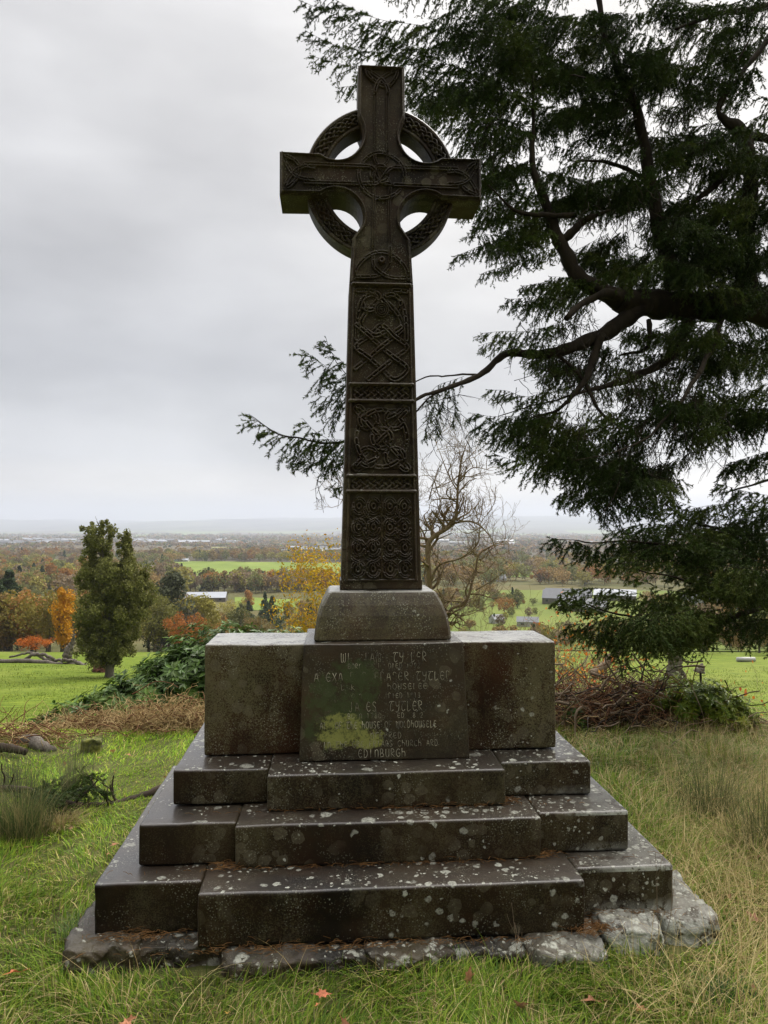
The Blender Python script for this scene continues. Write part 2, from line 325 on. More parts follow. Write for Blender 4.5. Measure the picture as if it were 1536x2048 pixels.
def ground_mat():
    m, g = new_mat('ground_cover'); geo = g.n('ShaderNodeNewGeometry').outputs['Position']; x, y, z = g.sep(geo)
    n1 = g.noise(geo, 0.9, 6, 0.65, 0.4); n2 = g.noise(geo, 9, 6, 0.7, 0.3); n3 = g.noise(geo, 60, 4, 0.7); n0 = g.noise(geo, 0.05, 4, 0.6)
    near = g.mix(g.ramp(n2, [(0.35, 0), (0.65, 1)]), (0.045, 0.055, 0.018), (0.10, 0.105, 0.034))
    near = g.mix(g.ramp(n3, [(0.5, 0), (0.8, 0.7)]), near, (0.17, 0.14, 0.065))
    field = g.mix(g.ramp(n1, [(0.3, 0), (0.7, 1)]), (0.100, 0.145, 0.018), (0.175, 0.215, 0.028))
    fl = g.noise(g.vmul(geo, (0.5, 2.2, 1)), 1.6, 7, 0.75, 0.2)
    field = g.mix(g.ramp(fl, [(0.42, 0.9), (0.58, 0)]), field, (0.055, 0.085, 0.012))
    field = g.mix(g.ramp(n0, [(0.45, 0), (0.7, 0.45)]), field, (0.22, 0.23, 0.06))
    wood = g.mix(g.ramp(g.noise(geo, 0.02, 6, 0.7), [(0.35, 0), (0.65, 1)]), (0.070, 0.075, 0.028), (0.120, 0.100, 0.045))
    vf = g.vor(g.vmul(geo, (1, 0.45, 0)), 0.0016); vc = g.sep(vf.outputs['Color'])
    patch = g.ramp(vc[0], [(0.0, (0.075, 0.065, 0.045)), (0.45, (0.10, 0.085, 0.055)), (0.62, (0.13, 0.17, 0.05)), (0.8, (0.085, 0.075, 0.05)), (0.93, (0.16, 0.19, 0.07))], 'CONSTANT')
    hill = g.mix(g.ramp(g.noise(g.vmul(geo, (1, 0.5, 1)), 0.0011, 6, 0.7), [(0.4, 0), (0.62, 1)]), (0.035, 0.04, 0.035), (0.11, 0.11, 0.08))
    yt = g.math('MULTIPLY_ADD', g.math('SUBTRACT', n2, 0.5), 1.5, y)
    c = g.mix(g.math('MULTIPLY_ADD', yt, 0.5, -4.0, True), near, field)
    c = g.mix(g.math('MULTIPLY_ADD', y, 0.06, -6.6, True), c, wood)
    c = g.mix(g.math('MULTIPLY_ADD', y, 0.004, -2.8, True), c, patch)
    c = g.mix(g.math('MULTIPLY_ADD', y, 0.0005, -5.5, True), c, hill)
    hb = g.math('ADD', g.math('MULTIPLY', n2, 0.5), g.math('MULTIPLY', n3, 0.2))
    bp = g.n('ShaderNodeBump', i_Height=hb); bp.inputs['Strength'].default_value = 0.7; bp.inputs['Distance'].default_value = 0.06
    return finish(m, g, Base_Color=c, Roughness=0.95, Specular_IOR_Level=0.04, Normal=bp.outputs[0])[0]
M_GROUND = ground_mat()
ys = np.concatenate([-np.geomspace(60, 0.6, 22), np.linspace(-0.3, 12, 110), np.geomspace(12.3, 26000, 240)])
us = np.linspace(-1, 1, 150); us = np.sign(us) * np.abs(us) ** 1.15
YY, UU = np.meshgrid(ys, us, indexing='ij'); XX = UU * (14 + np.abs(YY) * 1.15)
ZZ = ground(XX, YY); nr, nc = XX.shape
gm = MB(); idx = np.arange(nr * nc).reshape(nr, nc)
gm.add(np.stack([XX, YY, ZZ], -1), quad=np.stack([idx[:-1, :-1], idx[:-1, 1:], idx[1:, 1:], idx[1:, :-1]], -1).reshape(-1, 4))
tag(gm.build('ground', M_GROUND), kind='structure')

# ============================================================ the monument
MX, MY = -0.020, 3.58
mon = thing('celtic_cross', 'tall dark wet stone Celtic cross with carved knotwork on a stepped, inscribed base', 'monument', (MX, MY, 0), TURN)

def block(name, u0, u1, v0, v1, z0, z1, mat, bev=0.012, taper=(0, 0), seg=3):
    """a stone block; taper = how far sides / front lean in at the top; arrises worn unevenly"""
    bm = bmesh.new(); bmesh.ops.create_cube(bm, size=1.0)
    for v in bm.verts:
        t = 1 if v.co.z > 0 else 0
        x = (u0 if v.co.x < 0 else u1) + (taper[0] * t if v.co.x < 0 else -taper[0] * t)
        y = (v0 + taper[1] * t) if v.co.y < 0 else v1
        v.co = Vector((x, y, z1 if t else z0))
    n = max(2, int(max(u1 - u0, v1 - v0) / 0.06))
    bmesh.ops.bevel(bm, geom=list(bm.edges), offset=bev, segments=seg, profile=0.6, affect='EDGES')
    bmesh.ops.subdivide_edges(bm, edges=[e for e in bm.edges if e.calc_length() > 0.15], cuts=min(14, n), use_grid_fill=True)
    for v in bm.verts:
        p = v.co; q = Vector((p.x * 3 + z0 * 9, p.y * 3, p.z * 3))
        v.co = p + 0.0036 * mnoise.noise_vector(q) + 0.0022 * mnoise.noise_vector(q * 6)
    o = from_bm(name, bm, mat, mon, True)
    return o

g3 = 0.0025
def course(z0, z1, chw, cv, shw, sv, back):
    block('step_block', -chw, chw, cv, back * 0.4, z0, z1, M_STEP)
    block('step_block', -shw, -chw - g3, sv, back, z0, z1 - 0.003, M_STEP)
    block('step_block', chw + g3, shw, sv, back, z0, z1 - 0.003, M_STEP)
course(0.075, 0.268, 0.718, -0.815, 1.118, -0.705, 0.70)
course(0.270, 0.434, 0.608, -0.625, 0.990, -0.573, 0.57)
course(0.436, 0.585, 0.495, -0.490, 0.897, -0.392, 0.40)
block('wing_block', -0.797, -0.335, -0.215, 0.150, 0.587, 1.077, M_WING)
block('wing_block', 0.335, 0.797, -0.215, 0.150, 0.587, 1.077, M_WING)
die = block('inscription_block', -0.374, 0.374, -0.338, 0.215, 0.587, 1.087, M_PANEL, 0.007, (0.020, 0.046))

# rough footing stones below the bottom step
def rough_stone(name, u0, u1, v0, v1, z0, z1, mat, amp=0.03, sc=5.0, parent=None, seed=0.0, lvl=4):
    bm = bmesh.new(); bmesh.ops.create_cube(bm, size=1.0)
    bmesh.ops.subdivide_edges(bm, edges=list(bm.edges), cuts=lvl * 3, use_grid_fill=True)
    for v in bm.verts:
        p = v.co * 2; r = (abs(p.x) ** 9 + abs(p.y) ** 9 + abs(p.z) ** 9) ** (1 / 9)
        p = p / max(r, 1e-5) * (0.62 + 0.38 * r)
        q = Vector(((u0 + u1) / 2 + p.x * (u1 - u0) / 2, (v0 + v1) / 2 + p.y * (v1 - v0) / 2, (z0 + z1) / 2 + p.z * (z1 - z0) / 2))
        s = Vector((seed, seed * 1.7, -seed))
        v.co = q + amp * mnoise.noise_vector(q * sc + s) + amp * (0.55 * mnoise.noise_vector(q * sc * 3.1 + s)) + amp * 0.35 * mnoise.noise_vector(q * sc * 8 + s)
    return from_bm(name, bm, mat, parent, True)
for i, (u0, u1, v0, v1, z1) in enumerate([(-1.20, -0.93, -0.82, -0.45, 0.088), (-1.17, -1.0, -0.45, 0.1, 0.07), (-0.95, -0.62, -0.79, -0.5, 0.066), (-0.63, -0.10, -0.885, -0.5, 0.062), (-0.11, 0.22, -0.895, -0.5, 0.066),
                                          (0.20, 0.50, -0.88, -0.5, 0.058), (0.49, 0.78, -0.95, -0.5, 0.075), (0.79, 1.02, -0.86, -0.5, 0.105), (1.04, 1.26, -0.80, -0.30, 0.10), (1.0, 1.19, -0.3, 0.5, 0.07)]):
    rough_stone('foundation_stone', u0, u1, v0, v1, -0.10, z1, M_FOUND, 0.020, 9.0, mon, i * 3.3, 9)

# plinth with curved shoulders
def plinth():
    prof = [(0.0, 0.312), (0.25, 0.307), (0.5, 0.296), (0.72, 0.278), (0.9, 0.257), (1.0, 0.244)]
    z0, z1 = 1.089, 1.307; mb = MB(); n = 24; rings = []
    for t, hw in [(0, 0.306)] + [(max(p[0], 0.03), p[1]) for p in prof[:1]] + prof[1:-1] + [(0.975, 0.247), (1.0, 0.239)]:
        d = hw - 0.312; vf, vb = -0.228 - d * 0.75, 0.21 + d * 0.4; z = z0 + t * (z1 - z0)
        c = []; bev = 0.012
        for (a, b) in [((-hw, vf + bev), (-hw + bev, vf)), ((hw - bev, vf), (hw, vf + bev)), ((hw, vb - bev), (hw - bev, vb)), ((-hw + bev, vb), (-hw, vb - bev))]: c += [a, b]
        rings.append([(x, y, z) for x, y in c])
    r = np.array(rings); m, k = r.shape[:2]
    i = np.arange(m - 1)[:, None] * k; j = np.arange(k)[None]; q = np.stack([i + j, i + (j + 1) % k, i + k + (j + 1) % k, i + k + j], -1).reshape(-1, 4)
    v = r.reshape(-1, 3); top = (m - 1) * k
    tri = [(top + a, top + a + 1, m * k) for a in range(k - 1)] + [(top + k - 1, top, m * k)]
    mb.add(np.vstack([v, v[top:top + k].mean(0)]), np.array(tri), q)
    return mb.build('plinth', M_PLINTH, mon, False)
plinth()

# ---- outlines of shaft and head (local u,z), extruded
VF, VB = -0.110, 0.110
def shaft_hw(z): return np.interp(z, [1.30, 2.754, 2.958], [0.1905, 0.1515, 0.138])
def prism(name, pts, vf, vb, mat, bev=0.007, hole=None):
    bm = bmesh.new(); vs = [bm.verts.new((x, vf, z)) for x, z in pts]; f = bm.faces.new(vs)
    r = bmesh.ops.extrude_face_region(bm, geom=[f]); bmesh.ops.translate(bm, verts=[e for e in r['geom'] if isinstance(e, bmesh.types.BMVert)], vec=(0, vb - vf, 0))
    bmesh.ops.recalc_face_normals(bm, faces=bm.faces)
    ed = [e for e in bm.edges if len(e.link_faces) == 2 and e.calc_face_angle(0) > 1.0 and abs((e.verts[0].co - e.verts[1].co).y) < 1e-6]
    bmesh.ops.bevel(bm, geom=ed, offset=bev, segments=2, profile=0.5, affect='EDGES')
    bmesh.ops.triangulate(bm, faces=[f for f in bm.faces if len(f.verts) > 4])
    return from_bm(name, bm, mat, mon)
shaft_pts = [(-0.193, 1.309), (0.193, 1.309), (0.193, 1.352), (0.1885, 1.357), (0.1515, 2.752), (-0.1515, 2.752), (-0.1885, 1.357), (-0.193, 1.352)]
shaft = prism('shaft', shaft_pts, VF, VB, M_CROSS)
CZ = 3.263
def arc(cx, cz, r, a0, a1, n): 
    a = np.radians(np.linspace(a0, a1, n)); return [(cx + r * math.cos(t), cz + r * math.sin(t)) for t in a]
q1 = [(0.110, 3.792), (0.112, CZ + 0.282)] + arc(0.213, CZ + 0.20, 0.125, 160, 290, 13) + [(0.286, CZ + 0.100), (0.479, CZ + 0.103)]
q4 = [(0.479, CZ - 0.103), (0.286, CZ - 0.100)] + arc(0.213, CZ - 0.20, 0.125, 70, 196, 13) + [(0.138, CZ - 0.300), (0.1505, 2.756)]
right = q1 + q4
head_pts = right + [(-x, z) for x, z in reversed(right)]
head = prism('cross_head', head_pts, VF, VB, M_CROSS)

# ---- carving: height field raised on the front face from interlaced double-ridged bands
CELL = 0.0024
class Carve:
    def __init__(s, u0, u1, z0, z1):
        s.u0, s.z0 = u0, z0; s.nu = int((u1 - u0) / CELL) + 1; s.nz = int((z1 - z0) / CELL) + 1; s.h = np.full((s.nz, s.nu), -0.0045)
    def draw(s, strands):
        """strands: (pts Nx2, width, dbl, hgt, amp-array or None). every band is drawn as one field so that its ridges stay unbroken; crossings weave over and under"""
        pts_all = []
        for (pts, wd, dbl, hgt, amp) in strands:
            wd = wd * 1.22 if dbl else wd
            pts = np.asarray(pts, float); seg = np.linalg.norm(np.diff(pts, axis=0), axis=1); L = np.concatenate([[0], np.cumsum(seg)])
            n = max(4, int(L[-1] / 0.0016)); t = np.linspace(0, L[-1], n); q = np.stack([np.interp(t, L, pts[:, 0]), np.interp(t, L, pts[:, 1])], 1)
            a = np.full(n, 0.8) if amp is None else np.interp(t / L[-1], np.linspace(0, 1, len(amp)) if len(amp) != len(L) else L / L[-1], amp)
            pts_all.append((q, wd, dbl, hgt, a, t))
        for si, (q, wd, dbl, hgt, a, t) in enumerate(pts_all):
            if not hasattr(a, '__len__'): continue
            # weave: alternate at each self or mutual crossing
            D = np.full((s.nz, s.nu), 9.0); A = np.zeros((s.nz, s.nu))
            # split a strand into short pieces so self-crossings weave too
            step = max(8, int(0.034 / 0.0016))
            for k0 in range(0, len(q), step):
                qq = q[k0:k0 + step + 1]; aa = a[k0:k0 + step + 1]; 
                lo = qq.min(0) - wd - 2 * CELL; hi = qq.max(0) + wd + 2 * CELL
                j0 = max(0, int((lo[0] - s.u0) / CELL)); j1 = min(s.nu, int((hi[0] - s.u0) / CELL) + 2); i0 = max(0, int((lo[1] - s.z0) / CELL)); i1 = min(s.nz, int((hi[1] - s.z0) / CELL) + 2)
                if i0 >= i1 or j0 >= j1: continue
                zz = s.z0 + np.arange(i0, i1) * CELL; uu = s.u0 + np.arange(j0, j1) * CELL
                d = np.sqrt((uu[None, :, None] - qq[None, None, :, 0]) ** 2 + (zz[:, None, None] - qq[None, None, :, 1]) ** 2)
                m = d.argmin(-1); r = d.min(-1) / wd; am = aa[m]
                if dbl: p = np.sqrt(np.clip(1 - ((r - 0.56) / 0.44) ** 2, 0, 1)); p = np.where(r < 0.56, np.maximum(p, 0.05), p)
                else: p = np.sqrt(np.clip(1 - r * r, 0, 1))
                key = am + 0.001 * ((k0 // step) % 7)
                prev = s.own[i0:i1, j0:j1]; take = (r < 1) & ((key > prev + 0.02) | (prev <= 0))
                same = (r < 1) & ~take & (np.abs(key - prev) <= 0.02)
                H = s.h[i0:i1, j0:j1]; hh = 2.0 * hgt * (0.30 + 0.70 * am) * p
                H[take] = hh[take]; H[same] = np.maximum(H[same], hh[same]) if False else np.where(r[same] < s.rr[i0:i1, j0:j1][same], hh[same], H[same])
                s.rr[i0:i1, j0:j1] = np.where(take | (same & (r < s.rr[i0:i1, j0:j1])), r, s.rr[i0:i1, j0:j1])
                prev[take] = key[take]
    def start(s): s.own = np.zeros((s.nz, s.nu)); s.rr = np.full((s.nz, s.nu), 9.0)
    def build(s, name, parent, vface, mat, fu=None):
        zz = s.z0 + np.arange(s.nz) * CELL; uu = s.u0 + np.arange(s.nu) * CELL; U, Zv = np.meshgrid(uu, zz)
        if fu is not None: U = U * fu(Zv)
        e = np.sin(U * 310 + Zv * 170) * np.sin(Zv * 260 - U * 90); h = s.h + np.where(s.h > 0, 0.0006 * e, 0)
        ok = s.h > -0.004; b = ok.copy(); b[1:] |= ok[:-1]; b[:-1] |= ok[1:]; b[:, 1:] |= ok[:, :-1]; b[:, :-1] |= ok[:, 1:]
        idx = -np.ones((s.nz, s.nu), int); sel = np.where(b); idx[sel] = np.arange(len(sel[0]))
        v = np.stack([U[sel], vface - h[sel], Zv[sel]], 1)
        q = np.stack([idx[:-1, :-1], idx[:-1, 1:], idx[1:, 1:], idx[1:, :-1]], -1).reshape(-1, 4); q = q[(q >= 0).all(1)]
        mb = MB(); mb.add(v, quad=q); return mb.build(name, mat, parent)

def circle(cu, cz, r, a0=0, a1=360, n=40, rz=None):
    a = np.radians(np.linspace(a0, a1, n)); return np.stack([cu + r * np.cos(a), cz + (rz or r) * np.sin(a)], 1)
def weave(n, cyc, ph=0.0): return 0.5 + 0.42 * np.sin(np.linspace(0, 2 * np.pi * cyc, n) + ph)
def cr(pts, n=8): return smooth_path(np.array(pts, float), n)
def plait(u0, u1, z0, z1, p, q, wd, hgt, dbl=False):
    """closed interlace bouncing inside a p x q lattice"""
    out = []; done = set()
    for start in [(i, 0) for i in range(0, p + 1)] + [(0, j) for j in range(0, q + 1)]:
        if (start[0] + start[1]) % 2 == 0: continue
        i, j = start; di = 1 if i < p else -1; dj = 1 if j < q else -1
        pts = []; amp = []
        for _ in range(4 * p * q + 4):
            key = (i, j, di, dj)
            if key in done: break
            done.add(key); pts.append((i, j)); sgn = 1 if di * dj > 0 else -1
            edge = i in (0, p) or j in (0, q)
            amp.append(0.5 if edge else (0.92 if ((i % 2 == 0) == (sgn > 0)) else 0.1))
            done.add((i, j, -di, -dj)) if not edge else None
            if i + di < 0 or i + di > p: di = -di
            if j + dj < 0 or j + dj > q: dj = -dj
            i += di; j += dj
        if len(pts) > 2:
            pts.append((i, j)); amp.append(amp[0]); a = np.array(pts, float)
            full = np.hstack([a, np.array(amp)[:, None]]); s = smooth_path(full, 5)
            out.append((np.stack([u0 + s[:, 0] / p * (u1 - u0), z0 + s[:, 1] / q * (z1 - z0)], 1), wd, dbl, hgt, np.clip(s[:, 2], 0.08, 0.95)))
    return out
def mirror(strands): return strands + [(np.stack([-p[:, 0], p[:, 1]], 1), w_, d_, h_, (None if a is None else np.clip(1 - a, 0.1, 0.9))) for p, w_, d_, h_, a in strands]

# shaft relief: z in metres, u scaled by taper (unit = half width 0.17)
def zpx(py): return float(P(768, py, MY - 0.11)[2])
SF = lambda z: shaft_hw(z) / 0.17
c = Carve(-0.168, 0.168, zpx(1163), zpx(567)); c.start(); B = 0.0095
S = []
# border rolls and crossbars
for u in (-0.146, 0.146): S.append(([(u, zpx(1160)), (u, zpx(569))], 0.0065, False, 0.008, None))
for py in (571, 770, 803, 952, 983): S.append(([(-0.150, zpx(py)), (0.150, zpx(py))], 0.011, False, 0.015, np.array([0.97, 0.97])))
S.append(([(-0.150, zpx(1160)), (0.150, zpx(1160))], 0.006, False, 0.006, None))
c.draw(S)
# thin plaits between the bars
for a, b in ((799, 775), (979, 957)):
    c.draw(plait(-0.132, 0.132, zpx(a), zpx(b), 16, 4, 0.0062, 0.009))
# upper panel: bold double band interlace around a boss
zt, zb = zpx(578), zpx(763); H_ = zt - zb
S = plait(-0.128, 0.128, zb + 0.008, zb + H_ * 0.60, 4, 5, 0.0115, 0.011, True)
S += mirror([(cr([(0.125, zt - 0.24), (0.122, zt - 0.13), (0.10, zt - 0.055), (0.05, zt - 0.03), (0.0, zt - 0.052), (-0.045, zt - 0.10), (-0.085, zt - 0.10), (-0.10, zt - 0.065)]), 0.0115, True, 0.011, weave(57, 2.5, 1.0)),
             (cr([(0.128, zt - 0.012), (0.06, zt - 0.012), (0.012, zt - 0.04), (0.05, zt - 0.085), (0.085, zt - 0.125), (0.105, zt - 0.17), (0.075, zt - 0.20), (0.03, zt - 0.225), (-0.02, zt - 0.205)]), 0.0115, True, 0.011, weave(65, 3, 0.2))])
c.draw(S)
zc = zpx(622); c.draw([(circle(0, zc, r), 0.0042, False, 0.014, np.full(40, 0.96)) for r in (0.034, 0.024, 0.014, 0.004)])
# middle panel: great ring, centre knot, corner rings
zt, zb = zpx(811), zpx(944); zm = (zt + zb) / 2; hh = (zt - zb) / 2
S = [(circle(0, zm, 0.118, 0, 360, 60, hh * 0.86), 0.0115, True, 0.011, weave(60, 4)), (circle(0, zm, 0.046), 0.0115, True, 0.012, weave(40, 2, 0.8))]
for sx in (-1, 1):
    for sz in (-1, 1):
        S.append((cr([(0, zm), (sx * 0.035, zm + sz * 0.035), (sx * 0.075, zm + sz * 0.08), (sx * 0.108, zm + sz * 0.115), (sx * 0.126, zm + sz * (hh - 0.02)), (sx * 0.105, zm + sz * (hh - 0.008)), (sx * 0.07, zm + sz * 0.118), (sx * 0.028, zm + sz * 0.095), (sx * 0.016, zm + sz * 0.075)]), 0.0105, True, 0.011, weave(65, 2.5, 1.5 * sx * sz)))
        S.append((circle(sx * 0.062, zm + sz * 0.088, 0.044, 0, 360), 0.0100, True, 0.010, weave(40, 2, 1.0 + sx + sz)))
c.draw(S)
# lower panel: sixteen linked round knots
zt, zb = zpx(992), zpx(1156); S = []
for r_ in range(4):
    for k in range(4):
        cu = (-0.100, -0.036, 0.036, 0.100)[k]; cz = zt - 0.048 - r_ * (zt - zb - 0.09) / 3
        S.append((circle(cu, cz, 0.026, 30, 345, 36, 0.036), 0.0072, True, 0.012, weave(36, 2, k + r_)))
        S.append((circle(cu, cz, 0.009, 0, 360, 20, 0.013), 0.0050, False, 0.010, None))
        if r_ < 3:
            sg = 1 if k % 2 == 0 else -1
            S.append((cr([(cu + sg * 0.022, cz - 0.020), (cu + sg * 0.034, cz - 0.046), (cu + sg * 0.060, cz - 0.062), (cu + sg * 0.064, cz - 0.080)]), 0.0066, True, 0.011, weave(25, 1, r_)))
            S.append((cr([(cu - sg * 0.026, cz - 0.010), (cu - sg * 0.026, cz - 0.046), (cu, cz - 0.064), (cu + sg * 0.012, cz - 0.070)]), 0.0066, True, 0.011, weave(25, 1, r_ + 2)))
c.draw(S); c.draw([([(0, zt), (0, zb)], 0.004, False, 0.006, None)])
c.build('carved_relief', shaft, VF, M_CROSS, SF)

# head relief
hc = Carve(-0.475, 0.475, 2.757, 3.790); hc.start()
def tri_end(flip, at, along):
    """three-lobed knot at the end of an arm; local frame: t along arm outwards, s across"""
    def T(pts): return np.array([(at[0] + a * along[0] - b * along[1] * flip, at[1] + a * along[1] + b * along[0] * flip) for a, b in pts])
    return [(T(cr([(-0.115, -0.028), (-0.075, -0.030), (-0.030, -0.010), (0.002, 0.030), (0.020, 0.072), (-0.010, 0.060), (-0.045, 0.010), (-0.050, -0.03), (-0.02, -0.062), (0.022, -0.074), (0.006, -0.030), (-0.028, 0.012), (-0.075, 0.030), (-0.115, 0.028)], 6)), 0.0085, True, 0.009, weave(79, 3.5))]
S = []
BW = 0.0088
for s_ in (-1, 1):
    S.append(([(s_ * 0.028, CZ + 0.10), (s_ * 0.028, CZ + 0.40)], BW * 0.75, True, 0.007, None))
    S.append(([(-0.36, CZ + s_ * 0.044), (-0.06, CZ + s_ * 0.042)], BW, True, 0.008, None)); S.append(([(0.06, CZ + s_ * 0.042), (0.36, CZ + s_ * 0.044)], BW, True, 0.008, None))
    S.append(([(s_ * 0.035, CZ - 0.10), (s_ * 0.040, CZ - 0.33)], BW * 0.75, True, 0.007, None))
    S += tri_end(1, (s_ * 0.435, CZ), (s_, 0))
S += tri_end(1, (0, 3.745), (0, 1))
S += [(circle(0, CZ, 0.108, 0, 360, 60), BW, True, 0.009, weave(60, 4, 0.5))]
S += [(cr([(-0.06, CZ + 0.042), (-0.035, CZ + 0.025), (-0.01, CZ - 0.02), (0.02, CZ - 0.038), (0.06, CZ - 0.042)]), BW, True, 0.010, weave(33, 1.5)),
      (cr([(-0.06, CZ - 0.042), (-0.02, CZ - 0.036), (0.01, CZ - 0.005), (0.035, CZ + 0.03), (0.06, CZ + 0.042)]), BW, True, 0.010, weave(33, 1.5, 2)),
      (circle(-0.008, CZ + 0.005, 0.040, -80, 200, 30), BW, True, 0.010, weave(30, 2, 1)),
      (cr([(0.028, CZ + 0.12), (0.025, CZ + 0.07), (-0.03, CZ + 0.02), (-0.04, CZ - 0.03), (-0.035, CZ - 0.10)]), BW * 0.8, True, 0.008, weave(33, 1.5, 2)),
      (cr([(-0.028, CZ + 0.12), (-0.03, CZ + 0.07), (0.03, CZ - 0.01), (0.04, CZ - 0.05), (0.035, CZ - 0.10)]), BW * 0.8, True, 0.008, weave(33, 1.5, 0))]
# arch with boss at the foot of the head
zf = zpx(563)
S += [(cr([(-0.128, zf + 0.012), (-0.112, zf + 0.065), (-0.06, zf + 0.120), (0.0, zf + 0.140), (0.06, zf + 0.120), (0.112, zf + 0.065), (0.128, zf + 0.012)]), BW, True, 0.009, weave(49, 1.5)),
      (cr([(-0.128, zf + 0.018), (-0.06, zf + 0.018), (-0.01, zf + 0.030), (0.035, zf + 0.07), (0.04, zf + 0.13), (0.040, zf + 0.17)]), BW, True, 0.009, weave(41, 1.5)),
      (cr([(0.128, zf + 0.018), (0.06, zf + 0.018), (0.01, zf + 0.030), (-0.035, zf + 0.07), (-0.04, zf + 0.13), (-0.040, zf + 0.17)]), BW, True, 0.009, weave(41, 1.5, 3)),
      (circle(0, zf + 0.095, 0.010), 0.009, False, 0.016, np.full(40, 0.96))]
hc.draw(S)
# roll moulding that follows the outline
rp = np.array(right); ctr = np.array([[0.0, CZ]])
def inset(pts, d):
    p = np.array(pts); t = np.gradient(p, axis=0); t /= np.linalg.norm(t, axis=1)[:, None]; return p + np.stack([t[:, 1], -t[:, 0]], 1) * d
dense = []
for a, b in zip(right[:-1], right[1:]):
    k = max(2, int(math.dist(a, b) / 0.01)); dense += [(a[0] + (b[0] - a[0]) * i / k, a[1] + (b[1] - a[1]) * i / k) for i in range(k)]
dense = np.array(dense + [right[-1]]); di_ = inset(dense, 0.013)
di_[:, 0] = np.clip(di_[:, 0], 0, 0.466); di_[:, 1] = np.where((di_[:, 0] < 0.12) & (di_[:, 1] > 3.7), np.minimum(di_[:, 1], 3.78), di_[:, 1])
roll = (di_, 0.0055, False, 0.010, np.full(len(di_), 0.9))
hc.draw([roll, (np.stack([-di_[:, 0], di_[:, 1]], 1), 0.0055, False, 0.010, np.full(len(di_), 0.9)), ([(-0.099, 3.778), (0.099, 3.778)], 0.006, False, 0.012, np.array([0.9, 0.9]))])
hc.build('carved_relief', head, VF, M_CROSS)

# ring, with its own plait
def ring():
    R0, R1, vf, vb, n = 0.270, 0.365, -0.062, 0.062, 96
    prof = [(R0 + 0.006, vf), (R0 + 0.016, vf), (R0 + 0.020, vf + 0.010), (R1 - 0.020, vf + 0.010), (R1 - 0.016, vf), (R1 - 0.006, vf), (R1, vf + 0.006), (R1, vb - 0.006), (R1 - 0.006, vb), (R0 + 0.006, vb), (R0, vb - 0.006), (R0, vf + 0.006)]
    mb = MB(); a = np.arange(n) * 2 * np.pi / n; k = len(prof); pr = np.array(prof)
    v = np.stack([pr[None, :, 0] * np.cos(a)[:, None], np.tile(pr[:, 1], (n, 1)), CZ + pr[None, :, 0] * np.sin(a)[:, None]], -1)
    i = np.arange(n)[:, None]; j = np.arange(k)[None]; q = np.stack([i * k + j, i * k + (j + 1) % k, ((i + 1) % n) * k + (j + 1) % k, ((i + 1) % n) * k + j], -1).reshape(-1, 4)
    mb.add(v, quad=q); o = mb.build('ring', M_CROSS, head, False)
    rc = Carve(-0.36, 0.36, CZ - 0.36, CZ + 0.36); rc.start()
    for p in plait(0, 1, 0, 1, 104, 4, 0.0058, 0.010):
        t = p[0][:, 0] * 2 * np.pi; r = 0.294 + p[0][:, 1] * 0.047
        rc.draw([(np.stack([r * np.cos(t), CZ + r * np.sin(t)], 1), p[1], p[2], p[3], p[4])])
    rc.build('carved_plait', o, vf + 0.010, M_CROSS)
ring()

